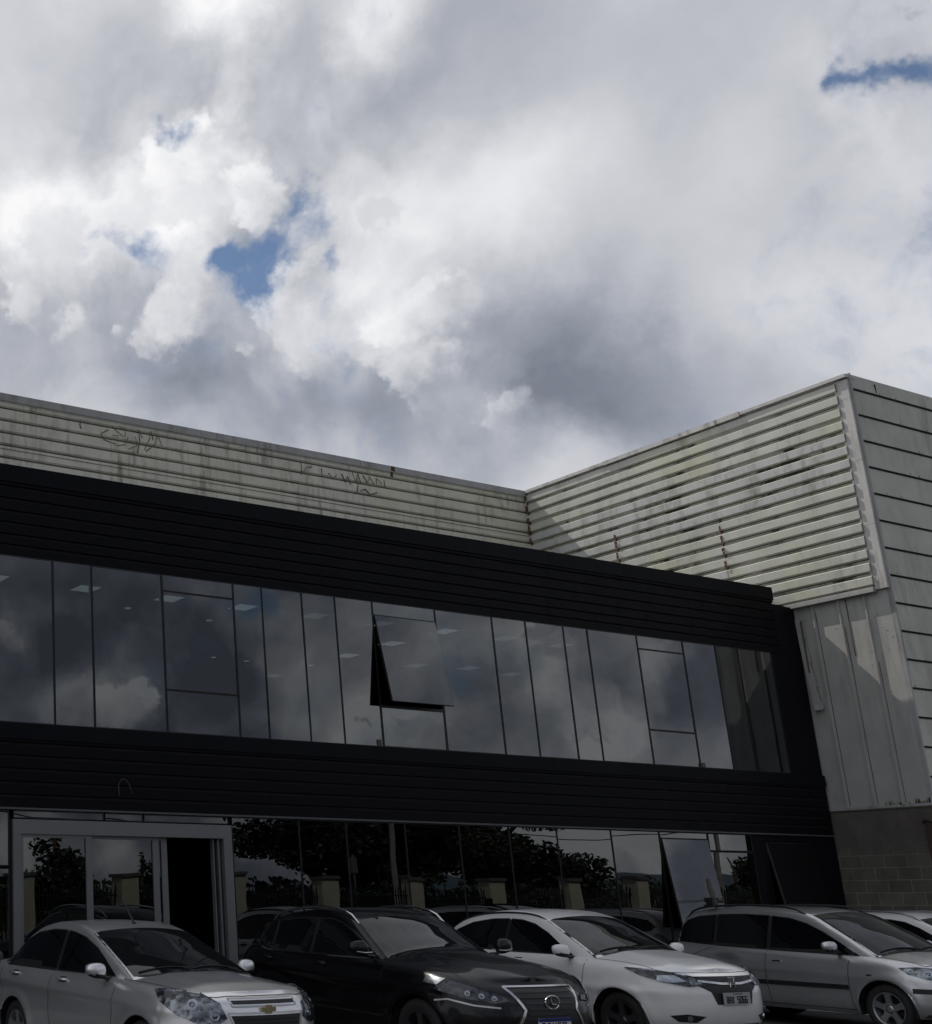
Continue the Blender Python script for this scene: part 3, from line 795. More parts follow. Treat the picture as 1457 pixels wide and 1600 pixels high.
def tree(name, x, y, h, clumps, n, s, lm, label, trunk_r=.22, seed=1):
    rnd = random.Random(seed)
    t = empty(name, (x, y, 0), 0, label, 'tree', 'trees across the street')
    tb = MB().tube([(0, 0, 0), (.1, .05, h * .35), (-.05, .1, h * .7), (0, 0, h * .95)], [trunk_r, trunk_r * .75, trunk_r * .4, .03], 9)
    for cx, cy, cz, rx, rz in clumps:
        z0 = max(h * .2, cz - rx * .9)
        tb.tube([(0, 0, z0), (cx * .5, cy * .5, (z0 + cz) / 2 + .1), (cx * .95, cy * .95, cz)], [trunk_r * .45, trunk_r * .25, .02], 6)
    tb.build('trunk', M['bark'], t)
    cr = MB()
    tot = sum(c[3] ** 2 * c[4] for c in clumps)
    for cx, cy, cz, rx, rz in clumps:
        k = int(n * rx * rx * rz / tot)
        for _ in range(k):
            d = Vector((rnd.gauss(0, 1), rnd.gauss(0, 1), rnd.gauss(0, 1))).normalized() * (rnd.random() ** .45)
            p = Vector((cx + d.x * rx, cy + d.y * rx, cz + d.z * rz))
            u = Vector((rnd.gauss(0, 1), rnd.gauss(0, 1), rnd.gauss(0, .6))).normalized()
            v = u.cross(Vector((rnd.gauss(0, 1), rnd.gauss(0, 1), rnd.gauss(0, 1)))).normalized()
            q = s * rnd.uniform(.6, 1.3)
            cr.add([p - u * q, p - v * q * .5, p + u * q, p + v * q * .5], [(0, 1, 2, 3)])
    cr.build('crown', lm, t)
    return t


rn = random.Random(3)
def conif(h, r, k, seed):
    q = random.Random(seed); o = []
    for i in range(k):
        f = i / (k - 1)
        z = h * (.22 + .74 * f); w = r * (1 - f) ** .8 + .15
        for _ in range(3 if f < .7 else 1):
            a = q.uniform(0, 6.28)
            o.append((math.cos(a) * w * .6, math.sin(a) * w * .6, z + q.uniform(-.2, .2), w * q.uniform(.5, .7) + .1, h * .07 + .1))
    return o
def round_c(h, r, k, seed):
    q = random.Random(seed); o = []
    for i in range(k):
        a = q.uniform(0, 6.28); d = q.uniform(.2, .85) * r
        o.append((math.cos(a) * d, math.sin(a) * d, h * .62 + q.uniform(-.25, .33) * h, r * q.uniform(.28, .5), h * q.uniform(.10, .17)))
    return o
tree('conifer', 24.3, -15.5, 5.0, conif(5.0, 2.3, 8, 1), 5200, .16, M['leaf2'], 'dark conifer with a ragged top mirrored in the left door leaf', seed=1)
tree('conifer', 20.5, -14.5, 3.7, conif(3.7, 1.8, 6, 2), 3000, .15, M['leaf2'], 'low dark conifer mirrored left of the entrance door', seed=2)
tree('conifer', 29.0, -16, 3.6, conif(3.6, 1.5, 6, 5), 2500, .15, M['leaf2'], 'small conifer mirrored at the right side of the entrance door', seed=5)
tree('broad_tree', 37.5, -15, 8.2, round_c(7.5, 4.0, 16, 3), 27000, .14, M['leaf2'], 'tall dark spiky tree mirrored right of the entrance', .35, 3)
tree('broad_tree', 43.0, -16, 8.4, round_c(7.9, 4.3, 18, 4), 27000, .14, M['leaf'], 'tallest dense tree mirrored behind the thin street pole', .35, 4)
tree('broad_tree', 49.0, -15, 8.0, round_c(7.4, 4.2, 16, 6), 25000, .14, M['leaf'], 'wide dark tree with drooping branches mirrored left of the round tree', .35, 6)
tree('round_tree', 69.5, -31, 6.0, round_c(5.6, 3.4, 12, 8), 7000, .18, M['leaf'], 'round topped tree mirrored alone against the sky', .25, 8)
tree('round_tree', 80.0, -24, 4.6, round_c(4.3, 2.8, 10, 9), 5000, .18, M['leaf'], 'low round tree mirrored beside the utility pole', .25, 9)
hd = MB()
for _ in range(16000):
    x = random.uniform(-20, 130); y = random.uniform(-21, -17.5)
    z = random.random() ** .7 * (2.3 + .5 * math.sin(x * .5) + .35 * math.sin(x * 1.7))
    a = random.uniform(0, 6.28); s = random.uniform(.12, .26)
    hd.add([(x - s * math.cos(a), y - s * math.sin(a), z), (x, y + .05, z - s * .6), (x + s * math.cos(a), y + s * math.sin(a), z + .03), (x, y - .05, z + s * .6)], [(0, 1, 2, 3)])
tag(hd.build('hedge', M['leaf']), 'dark leafy hedge along the far side of the street', 'hedge', kind='stuff')
tag(MB().box((-20, -21.4, 0), (130, -21.1, 1.9)).build('boundary_wall', M['concrete']), 'long low concrete wall behind the hedge across the street', 'wall')
hl = MB()
N = 80
for i in range(N):
    a0 = -300 + 1500 * i / N; a1 = -300 + 1500 * (i + 1) / N
    def hz(x): return 15 + 9 * math.sin(x * .006 + 2.2) + 5 * math.sin(x * .017 + 1) + 1.5 * math.sin(x * .05)
    hl.hexa([(a0, -880, -1), (a1, -880, -1), (a1, -640, -1), (a0, -640, -1), (a0, -800, hz(a0)), (a1, -800, hz(a1)), (a1, -760, hz(a1)), (a0, -760, hz(a0))])
tag(hl.build('hill', leaf_mat('haze blue hill', (.045, .075, .095))), kind='structure')  # blue of distance haze is put into the hill colour


def pole(x, y, h, r, label, brace=None, lamp=False):
    t = empty('utility_pole', (x, y, 0), 0, label, 'utility pole', 'poles of the overhead line')
    MB().tube([(0, 0, 0), (0, 0, h)], [r, r * .7], 12).build('shaft', M['concrete'], t)
    MB().box((-.9, -.05, h - 1.1), (.9, .05, h - .98)).box((-.7, -.05, h - 2.3), (.7, .05, h - 2.2)).build('crossarm', M['bark'], t)
    ins_ = MB()
    for a in (-.8, -.3, .3, .8): ins_.lathe([(.02, 0), (.05, .03), (.05, .08), (.02, .14)], (a, 0, h - .98), 'Z', 8)
    ins_.build('insulators', M['alu'], t)
    if brace: MB().tube([(0, 0, h * .55), (brace, .2, .3)], .035, 6).build('brace', M['concrete'], t)
    return t
pole(36.3, -8.8, 8.2, .15, 'pale concrete pole mirrored in front of the big trees')
pole(56.5, -8.8, 8.2, .16, 'concrete pole mirrored beside the tilted lower window')
pole(15.4, -8.8, 8.2, .16, 'concrete pole mirrored left of the entrance door')
pole(-6.0, -8.8, 8.2, .16, 'concrete pole far to the left across the street')
pole(80.0, -8.8, 8.2, .16, 'concrete pole farthest away across the street')
t = empty('lamp_post', (32.6, -6.9, 0), 0, 'thin steel post mirrored between the fence pillars', 'post')
MB().tube([(0, 0, 0), (0, 0, 3.4)], .04, 8).build('post', M['alu'], t)
MB().box((-.14, -.06, 2.7), (.14, .06, 3.3)).build('meter_box', M['alu'], t)
tie = [-6, 15.4, 36.3, 56.5, 80]
nms = ['topmost', 'second', 'third', 'lower', 'lowest']
for k, (z, dy) in enumerate(((7.25, .25), (7.25, -.25), (6.0, .1), (5.4, 0), (4.9, .05))):
    wr = MB()
    for a, b in zip(tie[:-1], tie[1:]):
        wr.tube([(a + (b - a) * i / 10, -8.8 + dy, z - .45 * (1 - (2 * i / 10 - 1) ** 2)) for i in range(11)], .014 if k < 3 else .022, 5)
    o = wr.build('overhead_wire', M['bar'])
    tag(o, ['topmost front overhead wire strung between the poles', 'topmost rear overhead wire strung between the poles', 'middle overhead wire strung below the crossarms', 'thick overhead cable under the middle wire', 'lowest thick cable hanging between the poles'][k], 'wire', 'wires between the poles')

# ------------------------------------------------------------------ cars
def interp(tab, x):
    """smooth (Catmull-Rom like) interpolation through (x, value) pairs sorted by x"""
    if x <= tab[0][0]: return tab[0][1]
    if x >= tab[-1][0]: return tab[-1][1]
    for i in range(len(tab) - 1):
        if tab[i][0] <= x <= tab[i + 1][0]: break
    x0, y0 = tab[i]; x1, y1 = tab[i + 1]
    h = x1 - x0
    t = (x - x0) / h
    def sl(k):
        if k <= 0 or k >= len(tab) - 1:
            a, b = (0, 1) if k <= 0 else (-2, -1)
            return (tab[b][1] - tab[a][1]) / (tab[b][0] - tab[a][0])
        d0 = (tab[k][1] - tab[k - 1][1]) / (tab[k][0] - tab[k - 1][0]); d1 = (tab[k + 1][1] - tab[k][1]) / (tab[k + 1][0] - tab[k][0])
        if d0 * d1 <= 0: return 0
        return 2 * d0 * d1 / (d0 + d1)
    m0, m1 = sl(i), sl(i + 1)
    return (2 * t ** 3 - 3 * t ** 2 + 1) * y0 + (t ** 3 - 2 * t ** 2 + t) * h * m0 + (-2 * t ** 3 + 3 * t ** 2) * y1 + (t ** 3 - t ** 2) * h * m1


def smin(a, b, k):
    h = max(k - abs(a - b), 0) / k
    return min(a, b) - h * h * k * .25


def grid_faces(nu, nv):
    return [(i * nv + j, (i + 1) * nv + j, (i + 1) * nv + j + 1, i * nv + j + 1) for i in range(nu - 1) for j in range(nv - 1)]


def carpaint(name, base, metal=0, rough=.35, dust_shade_k=1.0, coat=1.0):
    m, g, b = principled(name, base, rough, metal, 1.0, .5 if coat > .6 else .2)
    tc = g.n('ShaderNodeTexCoord').outputs['Object']
    dust = g.noise(tc, 2.2, 6, .65)
    sp = g.n('ShaderNodeSeparateXYZ'); g.put(sp.inputs[0], tc)
    low = g.rng(sp.outputs[2], .25, .75, .42, .0)
    k = g.m('ADD', g.m('MULTIPLY', g.rng(dust, .40, .72, 0, 1), .12), g.m('MULTIPLY', low, g.rng(dust, .3, .6, .3, 1)), clamp=True)
    k = g.m('MULTIPLY', k, dust_shade_k)
    g.put(b.inputs['Base Color'], g.mix(k, (*base, 1), (.10, .09, .078, 1)))  # road dust, its tint darkened to put flank shade into the colour too
    g.put(b.inputs['Metallic'], g.m('MULTIPLY', g.m('SUBTRACT', 1, k), metal))
    g.put(b.inputs['Coat Weight'], g.m('MULTIPLY', g.m('SUBTRACT', 1, k, clamp=True), coat))
    b.inputs['Coat Roughness'].default_value = .06
    return m


M['tyre'] = mat('tyre rubber', (.018, .018, .018), .8, vary=.2, scale=8)
M['rim'] = mat('alloy rim', (.42, .43, .44), .35, .8)
M['rim_dark'] = mat('dark alloy rim', (.10, .10, .105), .35, .7)
M['plastic'] = mat('black plastic', (.014, .014, .015), .55)
M['rubber'] = mat('window seal', (.010, .010, .010), .6)
M['chrome'] = mat('chrome', (.62, .63, .64), .16, 1.0, vary=.04)
M['satin'] = mat('satin metal', (.45, .45, .46), .32, .9, vary=.04)
def facet(name, lo, hi):
    m, g, b = principled(name, hi, .18, .9)
    tc = g.n('ShaderNodeTexCoord').outputs['Object']
    v = g.n('ShaderNodeTexVoronoi'); g.put(v.inputs['Vector'], tc); v.inputs['Scale'].default_value = 13
    g.put(b.inputs['Base Color'], g.ramp(g.noise(tc, 14, 3, .6), [(.35, lo), (.62, hi)]))
    bp = g.n('ShaderNodeBump'); bp.inputs['Strength'].default_value = .35; bp.inputs['Distance'].default_value = .02
    g.put(bp.inputs['Height'], v.outputs['Distance']); g.put(b.inputs['Normal'], bp.outputs[0])
    return m
M['lamp_in'] = facet('lamp housing', (.04, .04, .045), (.42, .43, .44))
M['lamp_dark'] = facet('dark lamp housing', (.02, .02, .022), (.10, .10, .105))
M['reflector'] = mat('lamp reflector', (.55, .56, .58), .16, 1.0, vary=.03)
M['amber'] = mat('amber lens', (.55, .18, .03), .2)
M['seam'] = mat('panel gap', (.010, .010, .010), .8)
M['plate_w'] = mat('plate white', (.60, .60, .58), .5)
M['plate_g'] = mat('plate grey', (.36, .37, .38), .5)
M['ink'] = mat('plate ink', (.02, .02, .02), .5)
M['plate_blue'] = mat('plate blue', (.01, .04, .35), .45)
M['gold'] = mat('gilt badge', (.42, .35, .22), .35, .7)


def car_glass(name, base=(.004, .0045, .006), rough=.02, spec=.36):
    m, g, b = principled(name, base, rough, 0, 0, spec)
    tc = g.n('ShaderNodeTexCoord').outputs['Object']
    bp = g.n('ShaderNodeBump'); bp.inputs['Strength'].default_value = .6; bp.inputs['Distance'].default_value = .004
    g.put(bp.inputs['Height'], g.noise(tc, 2.5, 2, .5)); g.put(b.inputs['Normal'], bp.outputs[0])
    return m
M['cglass'] = car_glass('tinted car glass')
M['wglass'] = car_glass('windscreen glass', (.010, .011, .012), .03, .5)
M['lens'] = glass_mat('clear lens', (.85, .87, .9), 1.5, .0)


class Car:
    def __init__(s, name, spec, loc, rz, label, paint, group='cars parked nose out along the front'):
        s.S = spec
        s.root = empty(name, (loc[0], loc[1], 0.012), rz, label, 'car', group)
        s.paint = paint
        s.shell()

    def part(s, mb, name, mats, parent=None):
        return mb.build(name, mats, parent or s.root)

    # ---------------- body shell
    def low(s, f, v):
        """f: 0 nose centre .. 1 tail centre on the left half; v: 0 sill .. 1 shoulder edge"""
        S = s.S
        W = S['W']
        nose_len, tail_len = S.get('nl', .85), S.get('tl', .7)
        ze_n = interp(S['edge'], 9)
        ze_t = interp(S['edge'], -9)
        x0r = S['nose'][-1][1]
        xa = S['nose_x'] - nose_len
        xb = S['tail_x'] + tail_len
        a, b = .30, .76
        zbn = S['zb']
        dy = interp(S['side'], v)
        if f < a:
            t = f / a * math.pi / 2
            n = S.get('nn', 2.7)
            c, q = math.cos(t) ** (2 / n), math.sin(t) ** (2 / n)
            z = zbn + v * (ze_n - zbn)
            xn = interp(S['nose'], z)
            x = xa + (xn - xa) * c
            y = (W + dy) * q
        elif f > b:
            t = (1 - f) / (1 - b) * math.pi / 2
            n = S.get('tn', 3.2)
            c, q = math.cos(t) ** (2 / n), math.sin(t) ** (2 / n)
            z = zbn + v * (ze_t - zbn)
            xt = interp(S['tail'], z)
            x = xb + (xt - xb) * c
            y = (W + dy) * q
        else:
            t = (f - a) / (b - a)
            x = xa + (xb - xa) * t
            y = W + dy
        y *= 1 - S.get('barrel', .018) * ((x - S['mid']) / 2.1) ** 2
        zb = zbn + .0
        ze = interp(S['edge'], x)
        z = zb + v * (ze - zb)
        # sculpting: wheel flares and a soft flank crease
        if f > .04 and f < .97 and v < .93:
            for hx in (0, -S['wb']):
                d = math.hypot(x - hx, z - S['r'])
                y += S.get('flare', .014) * math.exp(-((d - S['ra'] - .03) / .07) ** 2) * min(1, y / W)
            zc = interp(S['crease'], x)
            y += S.get('cr_amp', .010) * (math.exp(-((z - zc) / .05) ** 2) - .7 * math.exp(-((z - zc + .12) / .09) ** 2)) * (1 if xb < x < xa + .3 else .5)
            y += -S.get('door_in', .016) * math.exp(-((z - .42) / .12) ** 2) * (1 if -S['wb'] + .4 < x < -.35 else .0)
        return x, y, z

    def gh(s, x, y):
        """greenhouse height at x, y"""
        S = s.S
        k = S.get('kf', .42)
        xm = S['roof_mid']
        wf = max(-1, min(1, (x - xm) / .8))
        wf = wf * (1.5 - .5 * wf * wf)
        kk = (k if wf > 0 else S.get('kr', .35)) * wf
        xp = x + kk * y * y
        z0 = interp(S['top'], xp)
        z0 -= S.get('crown', .07) * y * y
        wb = interp(S['ghw'], x)
        zb = interp(S['edge'], x) - .05
        zs = zb + (wb - abs(y)) / math.tan(R(S.get('tumble', 20)))
        return smin(z0, zs, S.get('rr', .10))

    def shell(s):
        S = s.S
        nv, nf = 30, 190
        vs_ = [i / (nv - 1) for i in range(nv)]
        vs_ = [v if v < .8 else v for v in vs_]
        fs_ = [i / (nf - 1) for i in range(nf)]
        half = [[Vector(s.low(f, v)) for v in vs_] for f in fs_]
        # top sheet: from the shoulder edge to the centre line
        nt_ = 14
        top = []
        for i, f in enumerate(fs_):
            e = half[i][-1]
            zc = interp(S['centre'], e.x)
            row = []
            for j in range(1, nt_ + 1):
                t = j / nt_
                yy = e.y * (1 - t)
                u = yy / max(e.y, 1e-4)
                zz = e.z + (zc - e.z) * (1 - u ** 2.6)
                bulge = 0
                if e.x > S['cowl'] - .2:
                    hw = S.get('hoodline', .42)
                    bulge = S.get('hb', .010) * (1 / (1 + math.exp((abs(yy) - hw) / .03))) * min(1, max(0, (S['nose_x'] - e.x - .15) / .4))
                row.append(Vector((e.x, yy, zz + bulge)))
            top.append(row)
        # wheel arches: snap then drop faces
        ra = S['ra']
        dead = set()
        for i in range(nf):
            for j in range(nv):
                p = half[i][j]
                if p.y < S['W'] * .72: continue
                for hx in (0, -S['wb']):
                    d = math.hypot(p.x - hx, p.z - S['r'])
                    if d < ra:
                        if d > ra - .045:
                            k = ra / d
                            p.x = hx + (p.x - hx) * k; p.z = S['r'] + (p.z - S['r']) * k
                        else: dead.add((i, j))
        body = MB()
        for sg in (1, -1):
            vv = []; idx = {}
            for i in range(nf):
                for j in range(nv + nt_):
                    p = half[i][j] if j < nv else top[i][j - nv]
                    idx[(i, j)] = len(vv)
                    vv.append((p.x, p.y * sg, p.z))
            ff = []
            for i in range(nf - 1):
                for j in range(nv + nt_ - 1):
                    c = [(i, j), (i + 1, j), (i + 1, j + 1), (i, j + 1)]
                    if any(q in dead for q in c): continue
                    q = [idx[k] for k in c]
                    ff.append(tuple(q if sg == 1 else reversed(q)))
            body.add(vv, ff, 0, True)
        # greenhouse
        g0, g1 = S['gx']
        nx, ny = 92, 34
        gv = []
        for i in range(nx):
            x = g0 + (g1 - g0) * i / (nx - 1)
            wb = interp(S['ghw'], x)
            for j in range(-ny, ny + 1):
                t = abs(j) / ny
                # dense near the steep sides
                y = wb * (1 - (1 - t) ** 1.9)
                gv.append((x, math.copysign(y, j), s.gh(x, y)))
        nr = 2 * ny + 1
        body.add(gv, [(i * nr + j, (i + 1) * nr + j, (i + 1) * nr + j + 1, i * nr + j + 1) for i in range(nx - 1) for j in range(nr - 1)], 0, True)
        # weld and fix normals
        me = bpy.data.meshes.new('body')
        me.from_pydata(body.v, [], body.f)
        bm = bmesh.new(); bm.from_mesh(me)
        bmesh.ops.remove_doubles(bm, verts=bm.verts, dist=.0008)
        bmesh.ops.dissolve_degenerate(bm, edges=bm.edges, dist=.0002)
        bmesh.ops.recalc_face_normals(bm, faces=bm.faces)
        s.bvh = BVHTree.FromBMesh(bm)
        for f_ in bm.faces: f_.smooth = True
        bm.to_mesh(me); bm.free()
        me.materials.append(s.paint)
        o = bpy.data.objects.new('body', me); col.objects.link(o); o.parent = s.root
        s.body = o
        # dark underbody and wheel wells
        ub = MB()
        W = S['W']
        ub.box((S['tail_x'] + .15, -W + .12, S['zb'] + .02), (S['nose_x'] - .18, W - .12, S['zb'] + .06))
        for hx in (0, -S['wb']):
            for sg in (1, -1):
                n = 20; pv = []
                for k in range(n + 1):
                    a = math.pi * (k / n) * 1.16 - .08 * math.pi
                    for yy in (W - .015, W - .34):
                        pv.append((hx + math.cos(a) * ra * .995, sg * yy, S['r'] + math.sin(a) * ra * .995))
                ub.add(pv, [(2 * k, 2 * k + 1, 2 * k + 3, 2 * k + 2) for k in range(n)], 0, True)
                ub.lathe([(ra * .99, 0), (.02, 0)], (hx, sg * (W - .34), S['r']), 'Y', 24, 0, False)
        s.part(ub, 'wheel_housing', M['plastic'])

    # ---------------- draped pieces
    def frame(s, d):
        d = Vector(d).normalized()
        up = Vector((0, 0, 1)) if abs(d.z) < .9 else Vector((1, 0, 0))
        u = d.cross(up).normalized(); v = u.cross(d).normalized()
        return d, u, v

    def hit(s, p, d):
        o = Vector(p) - d * 3
        r = s.bvh.ray_cast(o, d, 8)
        return (r[0], r[1]) if r[0] is not None else (None, None)

    def drape(s, pts, d, off=.004, mats=None, name='panel', parent=None, step=.05, depth=.012, smooth=True, mb=None, mi=0):
        """lay the polygon given by 3-D points on the shell along direction d, with a turned-in rim"""
        d, u, v = s.frame(d)
        P2 = [Vector((Vector(p).dot(u), Vector(p).dot(v))) for p in pts]
        ref = Vector(pts[0]).dot(d)
        B = []
        for i in range(len(P2)):
            a, b = P2[i], P2[(i + 1) % len(P2)]
            n = max(1, int((b - a).length / step))
            for k in range(n): B.append(a + (b - a) * k / n)
        nb = len(B)
        x0, x1 = min(p.x for p in B), max(p.x for p in B); y0, y1 = min(p.y for p in B), max(p.y for p in B)
        def inside(q):
            c = False
            for i in range(nb):
                a, b = B[i], B[(i + 1) % nb]
                if (a.y > q.y) != (b.y > q.y) and q.x < (b.x - a.x) * (q.y - a.y) / (b.y - a.y) + a.x: c = not c
            return c
        I = []
        yy = y0 + step * .5
        while yy < y1:
            xx = x0 + step * .5
            while xx < x1:
                q = Vector((xx, yy))
                if inside(q) and min((q - b).length for b in B) > step * .45: I.append(q)
                xx += step
            yy += step
        vs, es, fs, _, _, _ = delaunay_2d_cdt(B + I, [(i, (i + 1) % nb) for i in range(nb)], [list(range(nb))], 1, 1e-5)
        out = []; ok = []
        last = None
        for q in vs:
            p0 = u * q.x + v * q.y + d * ref
            h, nrm = s.hit(p0, d)
            if h is None:
                out.append(None); continue
            if nrm.dot(d) > 0: nrm = -nrm
            out.append((h, nrm))
        good = [o for o in out if o]
        if not good: return None
        for i, o in enumerate(out):
            if o is None:
                p0 = u * vs[i].x + v * vs[i].y
                b = min(good, key=lambda g_: (Vector((g_[0].dot(u), g_[0].dot(v))) - vs[i]).length)
                out[i] = (p0 + d * b[0].dot(d), b[1])
        top = [h + n * off for h, n in out]
        # orientation
        F = []
        for f in fs:
            f = list(f)
            a, b, c = top[f[0]], top[f[1]], top[f[2]]
            nn = (b - a).cross(c - a)
            if nn.dot(d) > 0: f.reverse()
            F.append(tuple(f))
        cnt = {}
        for f in F:
            for i in range(len(f)):
                e = (f[i], f[(i + 1) % len(f)])
                cnt[e] = 1
        rim = [e for e in cnt if (e[1], e[0]) not in cnt]
        n0 = len(top)
        low = [h - n * depth for h, n in out]
        own = mb is None
        mb = mb or MB()
        mb.add(top, F, mi, smooth)
        rv = []; rf = []
        for a, b in rim:
            k = len(rv)
            rv += [top[a], top[b], low[b], low[a]]
            rf.append((k + 3, k + 2, k + 1, k))
        mb.add(rv, rf, mi, False)
        if own: return s.part(mb, name, mats, parent)
        return mb

    def line(s, pts, d, w=.006, off=.0025, mb=None, closed=False, mi=0, h=.0):
        """thin strip along a polyline laid on the shell"""
        d, u, v = s.frame(d)
        Q = []
        P = [Vector(p) for p in pts]
        if closed: P.append(P[0])
        for a, b in zip(P[:-1], P[1:]):
            n = max(1, int((b - a).length / .05))
            for k in range(n): Q.append(a.lerp(b, k / n))
        Q.append(P[-1])
        H = []
        for q in Q:
            hh, nn = s.hit(q, d)
            if hh is not None:
                if nn.dot(d) > 0: nn = -nn
                H.append((hh, nn))
        if len(H) < 2: return
        vs = []; fs = []
        for i, (p, n) in enumerate(H):
            t = (H[min(i + 1, len(H) - 1)][0] - H[max(i - 1, 0)][0])
            if t.length < 1e-6: t = Vector((1, 0, 0))
            sd = t.normalized().cross(n).normalized() * w / 2
            vs += [p + n * off + sd, p + n * off - sd]
            if h: vs[-1] = p + n * (off) - sd; 
        for i in range(len(H) - 1): fs.append((2 * i, 2 * i + 1, 2 * i + 3, 2 * i + 2))
        mb.add(vs, fs, mi, True)
        if h:
            vs2 = []
            for i, (p, n) in enumerate(H):
                vs2 += [vs[2 * i] , vs[2 * i] - n * (off + .004), vs[2 * i + 1], vs[2 * i + 1] - n * (off + .004)]
            f2 = []
            for i in range(len(H) - 1):
                b = 4 * i
                f2 += [(b, b + 1, b + 5, b + 4), (b + 2, b + 6, b + 7, b + 3)]
            mb.add(vs2, f2, mi, False)

    def side(s, poly, off, mats, name, parent=None, sides=(1, -1), **k):
        r = []
        for sg in sides:
            r.append(s.drape([(x, sg * 2, z) for x, z in poly], (0, -sg, 0), off, mats, name, parent, **k))
        return r

    def wheels(s, rim='rim', style=5, tyre_w=.215, rr=None):
        S = s.S
        r = S['r']; rr = rr or r * .66
        for hx in (0, -S['wb']):
            for sg in (1, -1):
                c = (hx, sg * (S['W'] - .035 - tyre_w / 2), r)
                w = empty('wheel', c, 0); w.parent = s.root
                h = tyre_w / 2
                t = MB().lathe([(rr, -h * .9), (rr + .02, -h), (r - .05, -h), (r - .012, -h * .82), (r, -h * .5), (r, h * .5), (r - .012, h * .82), (r - .05, h), (rr + .02, h), (rr, h * .9)], (0, 0, 0), 'Y', 48)
                s.part(t, 'tyre', M['tyre'], w)
                q = MB()
                q.lathe([(rr, sg * h * .9), (rr - .012, sg * h * .92), (rr - .02, sg * h * .75), (rr - .03, -sg * h * .6)], (0, 0, 0), 'Y', 48, 0)
                q.lathe([(rr - .03, -sg * h * .2), (.01, -sg * h * .2)], (0, 0, 0), 'Y', 24, 1)
                q.lathe([(.035, sg * h * .80), (.04, sg * h * .72), (.062, sg * h * .62), (.065, -sg * h * .2)], (0, 0, 0), 'Y', 24, 0)
                q.lathe([(.001, sg * h * .80), (.035, sg * h * .80)], (0, 0, 0), 'Y', 24, 0)
                for k in range(style):
                    a = 2 * math.pi * k / style + .3
                    pr = [(.05, .046 if style == 5 else .03, .70), (rr * .55, .034 if style == 5 else .020, .76), (rr * .80, .040 if style == 5 else .026, .82), (rr - .014, .055 if style == 5 else .04, .84)]
                    for m_ in range(len(pr) - 1):
                        (r0, w0, y0), (r1, w1, y1) = pr[m_], pr[m_ + 1]
                        P8 = []
                        for (rad, ww, yo) in ((r0, w0, y0), (r1, w1, y1)):
                            for dyy in (0, -.03):
                                for sw in (-1, 1):
                                    P8.append((math.cos(a) * rad - math.sin(a) * sw * ww, sg * (h * yo + dyy), math.sin(a) * rad + math.cos(a) * sw * ww))
                        q.add(P8, [(0, 1, 5, 4), (1, 3, 7, 5), (3, 2, 6, 7), (2, 0, 4, 6)], 0)
                for k in range(5):
                    a = 2 * math.pi * k / 5 + .3 + .63
                    q.lathe([(.001, sg * h * .66), (.011, sg * h * .66), (.011, sg * h * .5)], (math.cos(a) * .045, 0, math.sin(a) * .045), 'Y', 8, 1)
                s.part(q, 'rim', [M[rim], M['plastic']], w)

    def mirror(s, x, z, y, mats, low=None, sides=(1, -1), w=.2, h=.135, chrome=False):
        for sg in sides:
            mb = MB()
            n, m_ = 12, 18
            vs = []
            for i in range(n + 1):
                t = math.pi * i / n
                for j in range(m_):
                    a = 2 * math.pi * j / m_
                    sx, sy, sz = math.sin(t) * math.cos(a), math.cos(t), math.sin(t) * math.sin(a)
                    e = .75
                    f = lambda q: math.copysign(abs(q) ** e, q)
                    X = f(sx) * .075 * (1.0 if sx > 0 else .55)
                    Y = f(sy) * w / 2
                    Z = f(sz) * h / 2 * (1 - .22 * (sy * sg)) + (.012 * sy * sg)
                    vs.append((x + X - .03 * max(0, sy * sg), sg * (y + w / 2 + .02) + Y, z + Z))
            lowf = low is not None
            fs = []; mi = []
            for i in range(n):
                for j in range(m_):
                    fs.append((i * m_ + j, i * m_ + (j + 1) % m_, (i + 1) * m_ + (j + 1) % m_, (i + 1) * m_ + j))
            b = len(mb.v)
            mb.v += vs; mb.f += fs; mb.sm += [True] * len(fs)
            for f_ in fs:
                zz = sum(vs[k][2] for k in f_) / 4; xx = sum(vs[k][0] for k in f_) / 4
                mb.mi.append(1 if (zz < z - h * .22 or xx < x - .028) else 0)
            o = s.part(mb, 'mirror', [mats, M['plastic']])
            arm = MB().tube([(x, sg * (y - .06), z - h * .55), (x - .0, sg * (y + .02), z - h * .50), (x, sg * (y + .09), z - h * .34)], [.035, .028, .03], 8, flat=.6)
            s.part(arm, 'mirror_arm', M['plastic'], o)
            if chrome:
                s.part(MB().tube([(x + .065, sg * (y + .0), z - .045), (x + .072, sg * (y + .1), z - .05), (x + .055, sg * (y + .2), z - .035)], [.006, .009, .006], 6), 'mirror_trim', M['chrome'], o)

    def handles(s, spots, mats, sides=(1, -1)):
        for sg in sides:
            for x, z in spots:
                h, n = s.hit((x, sg * 2, z), Vector((0, -sg, 0)))
                if h is None: continue
                mb = MB()
                y = h.y
                mb.tube([(x - .10, y + sg * .004, z + .004), (x - .085, y + sg * .028, z + .004), (x, y + sg * .036, z + .002), (x + .085, y + sg * .028, z), (x + .10, y + sg * .004, z)], [.010, .014, .015, .014, .010], 8)
                s.part(mb, 'door_handle', mats)
                s.drape([(x - .07, sg * 2, z - .028), (x + .07, sg * 2, z - .028), (x + .075, sg * 2, z), (x + .06, sg * 2, z + .026), (x - .06, sg * 2, z + .026), (x - .075, sg * 2, z)], (0, -sg, 0), .0015, M['seam'], 'handle_recess', step=.04, depth=.002)

